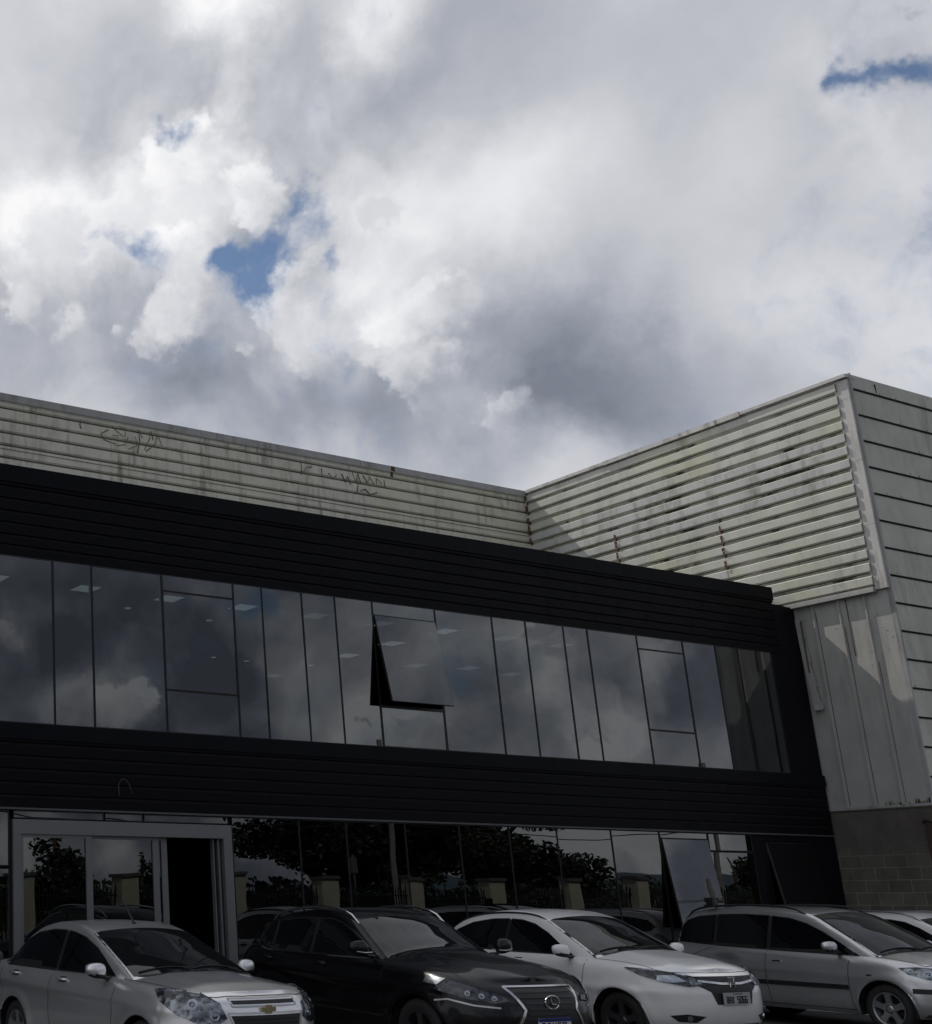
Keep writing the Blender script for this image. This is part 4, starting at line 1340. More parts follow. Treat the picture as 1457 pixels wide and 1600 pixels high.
    def rails(s, x0, x1, mats, ye=None, lift=.045, r=.014):
        for sg in (1, -1):
            pts = []
            n = 14
            for i in range(n + 1):
                x = x0 + (x1 - x0) * i / n
                yy = ye(x) if callable(ye) else ye
                z = s.gh(x, yy)
                e = min(i, n - i)
                l = lift * (1 - max(0, 1 - e / 2.2) ** 2) - .01 * (e == 0)
                pts.append((x, sg * yy, z + l))
            s.part(MB().tube(pts, [r * .7] + [r] * (n - 1) + [r * .7], 8), 'roof_rail', mats)

    def windscreen(s, xc, xh, wc, wh, dip=.05):
        """top-view outline: cowl line xc (centre), header xh, half widths"""
        S = s.S
        n = 14; pts = []
        for i in range(n + 1):
            y = -wc + 2 * wc * i / n
            pts.append((xc - s.S.get('kf', .42) * .92 * y * y, y, 3))
        for i in range(n + 1):
            y = wh - 2 * wh * i / n
            pts.append((xh - .16 * y * y, y, 3))
        # pull the sides in along the pillars
        s.drape(pts, (0, 0, -1), .002, M['rubber'], 'windscreen_seal', step=.07, depth=.002)
        cx = (xc + xh) / 2
        q = [(cx + (p[0] - cx) * .955, p[1] * .965, p[2]) for p in pts]
        ws = s.drape(q, (0, 0, -1), .005, M['wglass'], 'windscreen', step=.07, depth=.002)
        wp = MB()
        for y0, y1 in ((.55, -.08), (-.02, -.62)):
            L = []
            for k in range(9):
                y = y0 + (y1 - y0) * k / 8
                x = xc - .07 - s.S.get('kf', .42) * .9 * y * y - .05 * math.sin(k / 8 * math.pi)
                L.append((x, y, s.gh(x, abs(y)) + .014))
            wp.tube(L, .007, 5)
            x, y = xc - .02 - .4 * y0 * y0, y0
            wp.tube([(x + .03, y, s.gh(x, abs(y)) + .0), L[2]], .008, 5)
        s.part(wp, 'wiper', M['plastic'])
        return ws

    def lamp(s, pts, d, dark=False, refl=(), sides=(1, -1), grow=1.0):
        """headlight: housing, round reflectors, clear lens"""
        for sg in sides:
            P = [(x, y * sg, z) for x, y, z in pts]
            D = (d[0], d[1] * sg, d[2])
            hl = s.drape(P, D, .003, M['lamp_dark'] if dark else M['lamp_in'], 'headlight', step=.035, depth=.004)
            dd, u, v = s.frame(D)
            for (cx, cy, cz, r1) in refl:
                h, n = s.hit((cx, cy * sg, cz), dd)
                if h is None: continue
                if n.dot(dd) > 0: n = -n
                c = h + n * .004
                a = n.cross(Vector((0, 0, 1))).normalized(); b = a.cross(n)
                mb = MB()
                pr = [(r1, .004), (r1 * .9, .007), (r1 * .75, .001), (r1 * .45, .003), (r1 * .4, .010), (.001, .012)]
                vv = []
                nn = 20
                for rad, hh in pr:
                    for k in range(nn):
                        t = 2 * math.pi * k / nn
                        vv.append(c + a * math.cos(t) * rad + b * math.sin(t) * rad + n * hh)
                mb.add(vv, [(i * nn + k, i * nn + (k + 1) % nn, (i + 1) * nn + (k + 1) % nn, (i + 1) * nn + k) for i in range(len(pr) - 1) for k in range(nn)], 0, True)
                s.part(mb, 'reflector', M['reflector'], hl)
            s.drape(P, D, .020, M['lens'], 'lens', hl, step=.05, depth=.017)

    def seams(s, lines, top_lines=()):
        for L in lines:
            for sg in (1, -1):
                mb = MB()
                s.line([(x, sg * 2, z) for x, z in L], (0, -sg, 0), .008, .0022, mb)
                s.part(mb, 'panel_gap', M['seam'])
        for L in top_lines:
            mb = MB()
            s.line([(x, y, 3) for x, y in L], (0, 0, -1), .009, .0025, mb)
            s.part(mb, 'panel_gap', M['seam'])

    def windows(s, polys, seal=.018, glass='cglass'):
        """polys: side windows as (x, z) outlines"""
        for a, b in zip(polys[:-1], polys[1:]):
            xa = min(p[0] for p in a); xb = max(p[0] for p in b)
            za = [p[1] for p in a if p[0] < xa + .06]; zb = [p[1] for p in b if p[0] > xb - .06]
            q = [(xa + .03, min(za)), (xa + .03, max(za)), (xb - .03, max(zb)), (xb - .03, min(zb))]
            for sg in (1, -1): s.drape([(x, sg * 2, z) for x, z in q], (0, -sg, 0), .0032, M['plastic'], 'door_pillar', step=.05, depth=.002)
        for poly in polys:
            cx = sum(p[0] for p in poly) / len(poly); cz = sum(p[1] for p in poly) / len(poly)
            big_ = [(x + math.copysign(min(seal, abs(x - cx) * .1), x - cx), z + math.copysign(min(seal * .8, abs(z - cz) * .12), z - cz)) for x, z in poly]
            for sg in (1, -1):
                o = s.drape([(x, sg * 2, z) for x, z in big_], (0, -sg, 0), .002, M['rubber'], 'side_window', step=.06, depth=.002)
                s.drape([(x, sg * 2, z) for x, z in poly], (0, -sg, 0), .0045, M[glass], 'glass', o, step=.06, depth=.002)


# 5x7 stroke letters for the plate, drawn as bars
SEG = {' ': [],
       'B': [(0, 0, 0, 2), (0, 2, .8, 2), (0, 1, .8, 1), (0, 0, .8, 0), (.9, 1.1, .9, 1.9), (.9, .1, .9, .9)],
       'A': [(0, 0, 0, 1.6), (0, 1.6, .3, 2), (.3, 2, .7, 2), (.7, 2, 1, 1.6), (1, 1.6, 1, 0), (0, .9, 1, .9)],
       'X': [(0, 0, 1, 2), (0, 2, 1, 0)],
       '5': [(1, 2, 0, 2), (0, 2, 0, 1.1), (0, 1.1, .9, 1.1), (1, 1, 1, .1), (1, 0, 0, 0)],
       '0': [(0, 0, 0, 2), (0, 2, 1, 2), (1, 2, 1, 0), (1, 0, 0, 0)],
       '6': [(1, 2, 0, 2), (0, 2, 0, 0), (0, 0, 1, 0), (1, 0, 1, 1), (1, 1, 0, 1)],
       '9': [(0, 0, 1, 0), (1, 0, 1, 2), (1, 2, 0, 2), (0, 2, 0, 1), (0, 1, 1, 1)],
       '-': [(.2, 1, .8, 1)]}


def plate(car, x, z, text, w=.40, h=.13, base='plate_g', blue=False, tilt=0):
    o = MB().box((x - .012, -w / 2, z - h / 2), (x, w / 2, z + h / 2))
    pl = car.part(o, 'license_plate', M[base])
    t = MB()
    cw = w * .80 / len(text); chh = h * .50 / 2
    for i, ch in enumerate(text):
        y0 = -w * .40 + i * cw
        for a, b, c, d in SEG[ch]:
            A = Vector((x + .002, y0 + a * cw * .62, z - h * .36 + b * chh)); B_ = Vector((x + .002, y0 + c * cw * .62, z - h * .36 + d * chh))
            dr = (B_ - A).normalized(); n = dr.cross(Vector((1, 0, 0))) * .0062
            e = dr * .005
            t.add([A - e + n, A - e - n, B_ + e - n, B_ + e + n], [(0, 3, 2, 1), (0, 1, 2, 3)])
    car.part(t, 'plate_number', M['ink'] if base != 'plate_blue' else M['plate_w'], pl)
    if not blue:
        q = MB()
        for k in range(7): q.box((x, w * .18 - k * .021, z + h * .33), (x + .0015, w * .18 - k * .021 + .012, z + h * .43))
        car.part(q, 'plate_caption', M['ink'], pl)
    else:
        car.part(MB().box((x, -w / 2, z + h * .23), (x + .002, w / 2, z + h / 2)), 'blue_band', M['plate_blue'], pl)
    return pl


def ring(c, rx, rz_, r, n=28, slope=0):
    return [(c[0] - slope * math.sin(2 * math.pi * k / n) * rz_, c[1] + rx * math.cos(2 * math.pi * k / n), c[2] + rz_ * math.sin(2 * math.pi * k / n)) for k in range(n + 1)]



SIDE = [(0, -.075), (.10, -.028), (.28, -.002), (.55, .0), (.74, -.010), (.86, -.028), (.94, -.055), (1, -.105)]
silver_p = carpaint('silver paint', (.80, .80, .81), .82, .32, .8)
black_p = carpaint('black paint', (.003, .003, .0045), 0, .3, .10, .42)
white_p = carpaint('white paint', (.82, .82, .81), 0, .35, .4)
greysilver_p = carpaint('grey silver paint', (.62, .625, .64), .82, .32)

# ---- silver saloon
SEDAN = dict(W=.8675, wb=2.62, r=.31, ra=.35, zb=.20, nose_x=.87, tail_x=-3.60, mid=-1.35, cowl=-.5, hoodline=.40, hb=.012,
    nose=[(.20, .79), (.34, .85), (.55, .87), (.72, .855), (.80, .82), (.85, .77), (.885, .68)],
    tail=[(.20, -3.50), (.45, -3.59), (.75, -3.60), (.92, -3.56), (1.02, -3.46)],
    edge=[(-3.6, .99), (-3.2, 1.02), (-2.6, 1.0), (-1.6, .965), (-.7, .955), (-.2, .935), (.3, .905), (.72, .885)],
    centre=[(-3.6, 1.02), (-3.3, 1.07), (-2.8, 1.08), (-1.5, 1.05), (-.36, 1.035), (-.15, 1.015), (.4, .945), (.70, .895), (.87, .885)],
    crease=[(-3.5, .86), (-2.0, .80), (.3, .74)], side=SIDE,
    top=[(-3.42, 1.0), (-3.15, 1.14), (-2.8, 1.33), (-2.45, 1.445), (-1.95, 1.497), (-1.6, 1.487), (-1.22, 1.425), (-.70, 1.235), (-.17, 1.025), (.02, .93)],
    kf=.36, gx=(-3.45, .04), ghw=[(-3.45, .50), (-3.1, .66), (-2.6, .735), (-1.5, .765), (-.6, .760), (.04, .72)], roof_mid=-1.95, tumble=19, rr=.10)
c = Car('parked_car', SEDAN, (7.20, 10.25), R(-90 + .2), 'silver four door saloon with a cross badge, leftmost in the row', silver_p)
c.windows([[(-.58, .985), (-.82, 1.115), (-1.06, 1.225), (-1.34, 1.32), (-1.58, 1.365), (-1.72, 1.38), (-1.75, .985)],
           [(-1.82, .985), (-1.79, 1.383), (-2.1, 1.385), (-2.45, 1.345), (-2.75, 1.25), (-2.95, 1.12), (-2.98, 1.03), (-2.86, 1.0)]])
c.windscreen(-.14, -1.20, .71, .585)
c.lamp([(.22, .81, .90), (.45, .76, .91), (.66, .62, .885), (.80, .50, .80), (.86, .47, .68), (.82, .56, .62), (.72, .68, .63), (.56, .80, .70), (.38, .85, .80)], (-.72, -.69, -.05), refl=[(.62, .66, .79, .055), (.78, .54, .70, .045)])
c.seams([[(-.45, .92), (-.50, .5), (-.44, .28)], [(-1.78, .97), (-1.79, .5), (-1.74, .28)], [(-2.96, 1.0), (-3.0, .85), (-2.9, .72)], [(-.45, .28), (-1.74, .28), (-2.3, .30)]],
        [[(.60, .64), (.30, .67), (-.1, .70), (-.42, .73)], [(.60, -.64), (.30, -.67), (-.1, -.70), (-.42, -.73)], [(.60, .64), (.70, .45), (.745, .2), (.75, 0), (.745, -.2), (.70, -.45), (.60, -.64)]])
c.handles([(-1.52, .90), (-2.62, .915)], silver_p)
c.mirror(-.66, 1.03, .79, silver_p, 1, w=.21, h=.15)
F = (-1, 0, 0)
c.drape([(2, -.34, .795), (2, -.35, .825), (2, .35, .825), (2, .34, .795)], F, .004, M['plastic'], 'upper_grille', step=.05)
c.drape([(2, -.385, .70), (2, -.33, .56), (2, .33, .56), (2, .385, .70)], F, .004, M['plastic'], 'lower_grille', step=.05)
gb = MB()
for z in (.595, .63, .665): c.line([(2, -.34, z), (2, .34, z)], F, .008, .012, gb)
c.part(gb, 'grille_slat', M['seam'])
gt = MB()
c.line([(2, -.365, .845), (2, .365, .845), (2, .355, .775), (2, -.355, .775)], F, .014, .006, gt, closed=True)
c.line([(2, -.41, .72), (2, -.345, .545), (2, .345, .545), (2, .41, .72)], F, .013, .006, gt, closed=True)
c.part(gt, 'grille_surround', M['satin'])
h_, n_ = c.hit((2, 0, .745), Vector(F))
bx = h_.x + .012
c.part(MB().hexa([(bx - .01, -.085, .728), (bx - .01, .085, .728), (bx - .01, .085, .770), (bx - .01, -.085, .770), (bx + .006, -.080, .732), (bx + .006, .080, .732), (bx + .006, .080, .766), (bx + .006, -.080, .766)])
       .box((bx - .008, -.036, .712), (bx + .007, .036, .786)), 'badge', M['gold'])
c.side([(.86, .40), (.55, .38), (.50, .34), (.86, .33)], .003, M['plastic'], 'bumper_insert', sides=(1, -1))
c.part(MB().tube([(-1.38, .0, c.gh(-1.38, 0)), (-1.40, 0, c.gh(-1.38, 0) + .025), (-1.62, .0, 1.72)], [.022, .012, .0045], 8), 'antenna', M['plastic'])
c.wheels('rim', 5, .195, .205)
c.side([(.10, .985), (-.0, 1.0), (.02, .97)], .002, M['amber'], 'x') if False else None

# ---- black SUV
SUVB = dict(W=.92, wb=2.66, r=.365, ra=.405, zb=.28, nose_x=.93, tail_x=-3.68, mid=-1.4, cowl=-.5, hoodline=.44, hb=.022, flare=.022, cr_amp=.016, door_in=.03, nn=2.5,
    nose=[(.28, .80), (.40, .88), (.56, .93), (.70, .915), (.80, .86), (.87, .77), (.90, .66)],
    tail=[(.28, -3.5), (.5, -3.62), (.75, -3.68), (.98, -3.62), (1.12, -3.5)],
    edge=[(-3.6, 1.16), (-3.1, 1.16), (-2.4, 1.11), (-1.6, 1.08), (-.7, 1.07), (-.2, 1.045), (.3, .985), (.75, .89)],
    centre=[(-3.6, 1.2), (-2.8, 1.2), (-1.5, 1.15), (-.5, 1.155), (0, 1.105), (.4, 1.035), (.70, .95), (.93, .89)],
    crease=[(-3.5, .98), (-2.2, .92), (-.8, .86), (.4, .86)], side=SIDE,
    top=[(-3.72, 1.05), (-3.50, 1.25), (-3.2, 1.44), (-2.9, 1.545), (-2.4, 1.60), (-1.95, 1.625), (-1.6, 1.61), (-1.25, 1.545), (-.85, 1.345), (-.5, 1.155), (-.28, 1.03)],
    gx=(-3.72, -.26), ghw=[(-3.72, .62), (-3.3, .74), (-2.6, .80), (-1.5, .815), (-.7, .80), (-.26, .74)], roof_mid=-2.1, tumble=19, rr=.10, kf=.36)
c = Car('parked_car', SUVB, (10.45, 9.95), R(-90 - 5.0), 'glossy black SUV with a wide hourglass grille, between the silver saloon and the white crossover', black_p)
w1_ = [(-.76, 1.10), (-1.0, 1.235), (-1.22, 1.355), (-1.42, 1.445), (-1.65, 1.49), (-1.86, 1.495), (-1.90, 1.105)]
w2_ = [(-1.97, 1.11), (-1.93, 1.497), (-2.3, 1.49), (-2.7, 1.455), (-2.74, 1.13)]
w3_ = [(-2.80, 1.135), (-2.76, 1.45), (-3.0, 1.40), (-3.28, 1.275), (-3.05, 1.19), (-2.95, 1.155)]
c.windows([w1_, w2_, w3_])
tr_ = MB()
for sg in (1, -1):
    c.line([(x, sg * 2, z) for x, z in [(-.70, 1.083), (-1.9, 1.085), (-2.75, 1.108), (-3.0, 1.15), (-3.34, 1.28), (-3.0, 1.425), (-2.78, 1.47)]], (0, -sg, 0), .012, .007, tr_)
    c.line([(x, sg * 2, z) for x, z in [(-.72, 1.115), (-1.0, 1.265), (-1.24, 1.39), (-1.44, 1.475), (-1.66, 1.515)]], (0, -sg, 0), .010, .007, tr_)
c.part(tr_, 'window_trim', M['chrome'])
c.windscreen(-.42, -1.22, .74, .61)
c.lamp([(.18, .86, .95), (.42, .82, .93), (.66, .70, .86), (.84, .52, .785), (.88, .46, .74), (.80, .60, .72), (.62, .76, .755), (.36, .88, .83), (.22, .90, .88)], (-.70, -.71, -.05), True, refl=[(.70, .66, .785, .030), (.78, .58, .765, .028), (.60, .74, .81, .028)])
ll = MB()
for sg in (1, -1): c.line([(.84, .56 * sg, .68), (.68, .74 * sg, .70), (.45, .86 * sg, .75), (.30, .90 * sg, .73)], (-.7, -.71 * sg, 0), .016, .006, ll)
c.part(ll, 'lamp_strip', M['satin'])
for sg in (1, -1):
    c.drape([(.42, .86 * sg, .93), (.34, .88 * sg, .875), (.18, .92 * sg, .89), (.20, .90 * sg, .955)], (-.5, -.85 * sg, 0), .022, M['reflector'], 'side_reflector', step=.03)
c.drape([(2, -.40, .855), (2, -.30, .66), (2, -.47, .34), (2, .47, .34), (2, .30, .66), (2, .40, .855)], F, .004, M['plastic'], 'grille', step=.05)
gb = MB()
for k in range(10):
    z = .37 + k * .05
    w_ = .30 + .10 * max(0, (z - .66) / .225) + .17 * max(0, (.66 - z) / .36) - .03
    c.line([(2, -w_, z), (2, w_, z)], F, .016, .014, gb)
c.part(gb, 'grille_slat', mat('dark slat', (.04, .04, .042), .35, .4))
gt = MB()
c.line([(2, -.42, .868), (2, -.315, .66), (2, -.50, .32), (2, .50, .32), (2, .315, .66), (2, .42, .868)], F, .028, .012, gt, closed=True, h=.01)
c.part(gt, 'grille_surround', M['chrome'])
h_, n_ = c.hit((2, 0, .73), Vector(F))
eb = MB().tube(ring((h_.x + .022, 0, .73), .088, .062, 0, 28), .008, 8, caps=False)
eb.tube([(h_.x + .024, -.018, .768), (h_.x + .024, -.012, .712), (h_.x + .024, .052, .710)], [.007, .009, .005], 6)
c.part(eb, 'badge', M['chrome'])
plate(c, h_.x + .03, .52, 'BAX50', base='plate_w', blue=True)
c.seams([[(-.50, 1.05), (-.56, .6), (-.5, .36)], [(-1.93, 1.09), (-1.95, .6), (-1.9, .36)], [(-3.05, 1.1), (-3.05, .9), (-2.75, .80)], [(-.5, .36), (-1.9, .36), (-2.25, .38)]],
        [[(.62, .66), (.30, .71), (-.1, .745), (-.42, .78)], [(.62, -.66), (.30, -.71), (-.1, -.745), (-.42, -.78)]])
c.handles([(-1.62, 1.0), (-2.72, 1.02)], black_p)
c.mirror(-.74, 1.20, .86, black_p, 1, w=.23, h=.165, chrome=True)
c.rails(-3.0, -1.22, M['chrome'], lambda x: .60, .04, .017)
c.wheels('rim_dark', 5, .225, .245)

# ---- white crossover
XOVER = dict(W=.886, wb=2.61, r=.33, ra=.375, zb=.24, nose_x=.84, tail_x=-3.45, mid=-1.3, cowl=-.45, hoodline=.45, hb=.016, flare=.020, cr_amp=.014, door_in=.022, nn=2.5,
    nose=[(.24, .72), (.36, .80), (.55, .84), (.70, .83), (.81, .79), (.88, .71), (.91, .61)],
    tail=[(.24, -3.3), (.5, -3.42), (.75, -3.45), (.98, -3.38), (1.12, -3.28)],
    edge=[(-3.4, 1.14), (-2.9, 1.13), (-2.3, 1.09), (-1.6, 1.05), (-.7, 1.02), (-.2, .99), (.3, .95), (.68, .90)],
    centre=[(-3.4, 1.16), (-2.8, 1.18), (-1.5, 1.12), (-.45, 1.12), (-.2, 1.095), (.4, 1.0), (.66, .935), (.84, .90)],
    crease=[(-3.4, 1.0), (-2.5, .97), (-1.5, .78), (-.6, .70), (.4, .68)], side=SIDE,
    top=[(-3.50, 1.02), (-3.32, 1.2), (-3.08, 1.385), (-2.8, 1.49), (-2.35, 1.565), (-1.9, 1.595), (-1.55, 1.58), (-1.20, 1.515), (-.70, 1.305), (-.27, 1.11), (-.07, 1.0)],
    gx=(-3.50, -.06), ghw=[(-3.5, .56), (-3.1, .70), (-2.5, .765), (-1.5, .785), (-.6, .775), (-.06, .72)], roof_mid=-2.0, tumble=20, rr=.11, kf=.35)
c = Car('parked_car', XOVER, (14.0, 10.42), R(-90 - 5.5), 'white crossover with a black grille and grey plate BAX 5066, third in the row', white_p)
c.windows([[(-.72, 1.05), (-.95, 1.175), (-1.18, 1.30), (-1.4, 1.395), (-1.62, 1.445), (-1.82, 1.455), (-1.86, 1.06)],
           [(-1.92, 1.065), (-1.88, 1.457), (-2.2, 1.45), (-2.55, 1.40), (-2.86, 1.305), (-3.08, 1.185), (-2.85, 1.12), (-2.6, 1.09)]])
c.windscreen(-.22, -1.17, .73, .60)
c.lamp([(.15, .85, .935), (.42, .78, .925), (.62, .62, .885), (.78, .42, .835), (.80, .40, .76), (.72, .54, .745), (.55, .72, .79), (.34, .83, .855)], (-.72, -.69, -.05), True, refl=[])
for sg in (1, -1):
    D_ = (-.72, -.69 * sg, -.05)
    c.drape([(.50, .75 * sg, .86), (.62, .62 * sg, .865), (.70, .54 * sg, .80), (.60, .68 * sg, .785), (.50, .76 * sg, .81)], D_, .012, M['reflector'], 'low_beam', step=.03, depth=.006)
    c.drape([(.71, .52 * sg, .845), (.785, .42 * sg, .82), (.79, .42 * sg, .775), (.73, .52 * sg, .765)], D_, .012, M['lamp_in'], 'high_beam', step=.03, depth=.006)
c.drape([(2, -.52, .855), (2, -.46, .77), (2, -.31, .69), (2, -.26, .555), (2, .26, .555), (2, .31, .69), (2, .46, .77), (2, .52, .855)], F, .005, M['plastic'], 'grille', step=.045)
gb = MB()
for z in (.58, .61, .64, .67): c.line([(2, -.25, z), (2, .25, z)], F, .007, .012, gb)
c.part(gb, 'grille_slat', M['seam'])
gt = MB()
c.line([(2, -.42, .805), (2, -.14, .775), (2, .14, .775), (2, .42, .805)], F, .026, .016, gt, h=.01)
c.part(gt, 'grille_bar', M['chrome'])
h_, n_ = c.hit((2, 0, .79), Vector(F)); x = h_.x + .028
bd = MB()
for sg in (1, -1): bd.tube([(x, sg * .030, 0.835), (x, sg * .022, 0.790), (x, sg * .034, 0.742)], .0085, 6)
bd.box((x - .007, -.022, 0.782), (x + .007, .022, 0.798))
bd.tube([(x - .006, -.056, 0.848), (x - .006, .056, 0.848), (x - .006, .046, 0.770), (x - .006, .03, 0.728), (x - .006, -.03, 0.728), (x - .006, -.046, 0.770), (x - .006, -.056, 0.848)], .005, 6)
c.part(bd, 'badge', M['chrome'])
h_, n_ = c.hit((2, 0, .62), Vector(F))
plate(c, h_.x + .028, .62, 'BAX 5066')
for sg in (1, -1):
    P = [(.80, .42 * sg, .425), (.72, .60 * sg, .45), (.58, .72 * sg, .43), (.66, .68 * sg, .365), (.76, .52 * sg, .36)]
    fl_ = c.drape(P, (-.8, -.6 * sg, 0), .004, M['plastic'], 'fog_lamp_bezel', step=.04)
    hh, nn = c.hit((.72, .58 * sg, .405), Vector((-.8, -.6 * sg, 0)).normalized())
    if hh is not None:
        c.part(MB().tube([hh - nn * .01, hh + nn * .018], [.034, .030], 16), 'fog_lamp', M['reflector'], fl_)
c.drape([(2, -.46, .335), (2, -.38, .25), (2, .38, .25), (2, .46, .335)], F, .004, M['plastic'], 'lower_grille', step=.05)
c.seams([[(-.46, 1.0), (-.50, .6), (-.45, .32)], [(-1.87, 1.03), (-1.88, .6), (-1.82, .32)], [(-2.95, 1.08), (-2.95, .9), (-2.7, .76)], [(-.45, .32), (-1.82, .32), (-2.2, .34)]],
        [[(.50, .68), (.20, .705), (-.1, .72), (-.38, .74)], [(.50, -.68), (.20, -.705), (-.1, -.72), (-.38, -.74)], [(.50, .68), (.62, .45), (.675, .2), (.68, 0), (.675, -.2), (.62, -.45), (.50, -.68)]])
c.handles([(-1.55, .96)], white_p)
c.mirror(-.70, 1.10, .82, white_p, 1, w=.22, h=.155)
c.rails(-2.95, -1.25, M['plastic'], lambda x: .585, .012, .012)
c.wheels('rim_dark', 5, .215, .225)
pl_ = MB()
for sg in (1, -1): c.line([(x_, sg * 2, .262) for x_ in (-.42, -1.2, -2.2)], (0, -sg, 0), .05, .004, pl_)
c.part(pl_, 'sill_trim', M['plastic'])

# ---- silver grey people carrier
MPV = dict(W=.871, wb=2.694, r=.315, ra=.365, zb=.22, nose_x=.86, tail_x=-3.45, mid=-1.35, cowl=-.2, hoodline=.5, hb=.008, flare=.014, cr_amp=.006, door_in=.01, nn=2.5, tl=.45, tn=4,
    nose=[(.22, .76), (.36, .83), (.55, .86), (.66, .85), (.76, .79), (.84, .70), (.89, .58)],
    tail=[(.22, -3.38), (.5, -3.44), (.75, -3.45), (.95, -3.43), (1.1, -3.40)],
    edge=[(-3.4, 1.06), (-2.9, 1.05), (-2.0, 1.02), (-1.2, .995), (-.6, .975), (-.2, .955), (.3, .91), (.64, .865)],
    centre=[(-3.4, 1.08), (-2.8, 1.1), (-1.5, 1.08), (-.5, 1.08), (-.2, 1.07), (.02, 1.04), (.45, .93), (.66, .88), (.86, .865)],
    crease=[(-3.4, .74), (.3, .72)], side=SIDE,
    top=[(-3.52, .95), (-3.43, 1.2), (-3.32, 1.42), (-3.1, 1.555), (-2.7, 1.605), (-2.1, 1.63), (-1.5, 1.615), (-.98, 1.545), (-.5, 1.33), (0, 1.06), (.2, .95)],
    gx=(-3.52, .22), ghw=[(-3.52, .64), (-3.3, .72), (-2.6, .765), (-1.5, .775), (-.5, .765), (.22, .71)], roof_mid=-2.2, tumble=15, rr=.10, kf=.38)
c = Car('parked_car', MPV, (18.68, 10.12), R(-90 - 7), 'silver grey people carrier with black side strip and roof rails, right of the white crossover', greysilver_p)
c.windows([[(-.34, .985), (-.60, 1.14), (-.86, 1.275), (-1.08, 1.375), (-1.32, 1.445), (-1.62, 1.475), (-1.64, 1.02), (-.62, .99)],
           [(-1.70, 1.022), (-1.68, 1.48), (-2.1, 1.495), (-2.52, 1.485), (-2.55, 1.05)],
           [(-2.61, 1.055), (-2.58, 1.483), (-2.9, 1.455), (-3.1, 1.39), (-3.25, 1.25), (-3.30, 1.12), (-3.22, 1.09)]])
c.windscreen(.08, -.97, .72, .59)
c.lamp([(.22, .82, .84), (.42, .78, .855), (.60, .64, .835), (.74, .48, .79), (.80, .44, .70), (.70, .60, .68), (.52, .76, .71), (.34, .83, .77)], (-.70, -.71, -.05), refl=[(.52, .72, .78, .050), (.66, .60, .745, .052), (.36, .80, .81, .030)])
for sg in (1, -1):
    for a, b in ((-.46, -1.66), (-1.68, -2.40), (.78, .36)):
        st = MB()
        c.line([(a + (b - a) * k / 6, sg * 2, .565) for k in range(7)], (0, -sg, 0), .062, .010, st, h=.01)
        c.part(st, 'rub_strip', M['plastic'])
st = MB()
c.line([(2, -.62, .565), (2, 0, .565), (2, .62, .565)], F, .06, .010, st, h=.01)
c.part(st, 'rub_strip', M['plastic'])
c.drape([(2, -.36, .80), (2, -.30, .70), (2, .30, .70), (2, .36, .80)], F, .004, M['plastic'], 'grille', step=.05)
gt = MB(); c.line([(2, -.36, .77), (2, .36, .77)], F, .022, .012, gt, h=.01)
c.part(gt, 'grille_bar', M['chrome'])
h_, n_ = c.hit((2, 0, .77), Vector(F))
c.part(MB().tube(ring((h_.x + .02, 0, .77), .045, .045, 0, 20), .006, 6, caps=False), 'badge', M['chrome'])
c.drape([(2, -.46, .46), (2, -.42, .33), (2, .42, .33), (2, .46, .46)], F, .004, M['plastic'], 'lower_grille', step=.05)
for sg in (1, -1):
    hh, nn = c.hit((.70, .64 * sg, .40), Vector((-.8, -.6 * sg, 0)).normalized())
    c.part(MB().tube([hh - nn * .02, hh + nn * .006], [.050, .048], 18), 'fog_lamp', M['plastic'])
plate(c, c.hit((2, 0, .5), Vector(F))[0].x + .03, .47, 'XA906')
c.seams([[(-.43, .96), (-.46, .5), (-.42, .28)], [(-1.67, 1.0), (-1.68, .5), (-1.66, .28)], [(-2.56, 1.02), (-2.9, .9), (-2.95, .72)], [(-.42, .28), (-1.66, .28), (-2.28, .29)]],
        [[(.46, .66), (.20, .70), (-.08, .71)], [(.46, -.66), (.20, -.70), (-.08, -.71)], [(.46, .66), (.55, .40), (.60, .15), (.60, -.15), (.55, -.40), (.46, -.66)]])
c.side([(-1.42, .845), (-1.42, .885), (-1.62, .885), (-1.62, .845)], .004, greysilver_p, 'door_handle', sides=(1, -1))
c.side([(-1.44, .852), (-1.44, .872), (-1.56, .872), (-1.56, .852)], .006, M['seam'], 'handle_recess')
c.side([(-.12, .725), (-.12, .745), (-.19, .745), (-.19, .725)], .005, M['plastic'], 'side_repeater')
c.mirror(-.60, 1.085, .80, greysilver_p, 1, w=.21, h=.15)
c.rails(-3.15, -1.12, M['plastic'], lambda x: .60, .05, .016)
c.part(MB().box((-2.72, -.64, 1.60), (-2.60, -.58, 1.745)).box((-2.75, -.66, 1.60), (-2.57, -.57, 1.64)), 'roof_clip', M['plastic'])
c.wheels('rim', 5, .205, .215)
# dent on the rear flank
for v in c.body.data.vertices:
    if v.co.y < -.5:
        d = math.hypot((v.co.x + 2.35) / .30, (v.co.z - .83) / .16)
        if d < 1: v.co.y += .035 * (1 - d * d) ** 2

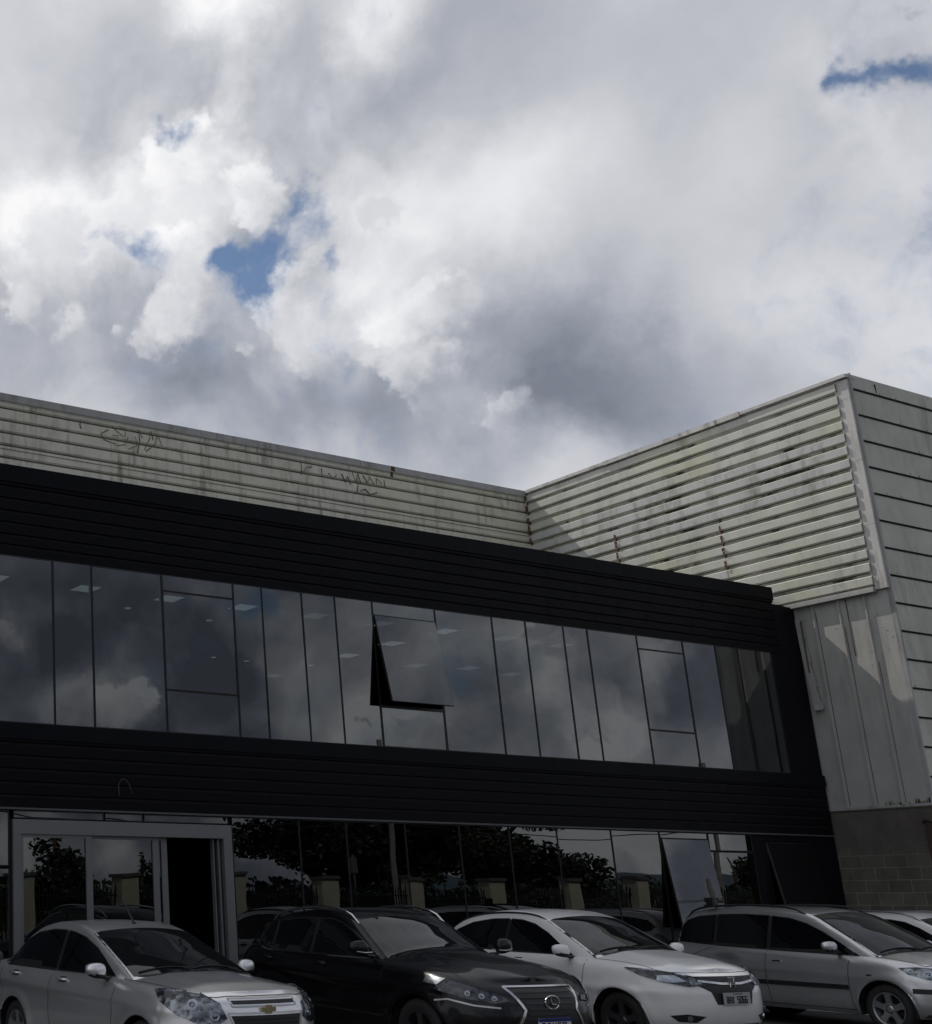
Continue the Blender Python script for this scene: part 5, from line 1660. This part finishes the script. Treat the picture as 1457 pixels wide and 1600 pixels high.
# ---- white estate behind, against the block wall
EST = dict(XOVER)
EST.update(W=.86, top=[(-3.50, 1.0), (-3.36, 1.2), (-3.22, 1.38), (-3.0, 1.47), (-2.5, 1.515), (-1.9, 1.53), (-1.55, 1.515), (-1.20, 1.455), (-.70, 1.275), (-.27, 1.09), (-.07, .98)],
    ghw=[(-3.5, .60), (-3.1, .72), (-2.5, .75), (-1.5, .765), (-.6, .755), (-.06, .70)], rr=.10)
c = Car('parked_car', EST, (22.12, 10.45), R(-90 - 6), 'white estate with silver roof rails, rightmost in the row by the block wall', white_p)
c.windows([[(-.72, 1.05), (-.95, 1.165), (-1.18, 1.275), (-1.4, 1.36), (-1.62, 1.395), (-1.84, 1.40), (-1.86, 1.06)], [(-1.92, 1.065), (-1.90, 1.40), (-2.4, 1.39), (-2.62, 1.37), (-2.64, 1.10)], [(-2.70, 1.105), (-2.68, 1.365), (-2.98, 1.32), (-3.14, 1.2), (-3.0, 1.13)]])
c.windscreen(-.22, -1.17, .71, .58)
c.lamp([(.15, .84, .965), (.42, .78, .955), (.62, .62, .915), (.78, .42, .865), (.80, .40, .79), (.72, .54, .775), (.55, .72, .82), (.34, .83, .885)], (-.72, -.69, -.05), refl=[(.56, .69, .865, .040), (.70, .55, .835, .046)])
c.drape([(2, -.46, .86), (2, -.40, .70), (2, .40, .70), (2, .46, .86)], F, .005, M['plastic'], 'grille', step=.05)
c.seams([[(-.46, 1.0), (-.50, .6), (-.45, .32)], [(-1.87, 1.03), (-1.88, .6), (-1.82, .32)]])
c.handles([(-1.55, .94), (-2.5, .96)], white_p)
c.mirror(-.70, 1.10, .80, white_p, 1, w=.21, h=.15)
c.rails(-3.25, -1.15, M['satin'], lambda x: .585, .05, .017)
c.wheels('rim', 5, .205, .22)

# ---- white van across the street, seen between the railings in the glass
VAN = dict(MPV)
c = Car('parked_van', VAN, (44.6, -9.8), R(2), 'white van parked across the street, mirrored between the railings', white_p, 'cars across the street')
c.root['category'] = 'van'; del c.root['group']
c.windows([[(-.34, .985), (-.60, 1.14), (-.86, 1.275), (-1.08, 1.375), (-1.32, 1.445), (-1.62, 1.475), (-1.64, 1.02)], [(-1.70, 1.022), (-1.68, 1.48), (-2.52, 1.485), (-2.55, 1.05)]])
c.windscreen(.08, -.97, .72, .59)
c.wheels('rim', 5, .205, .215)
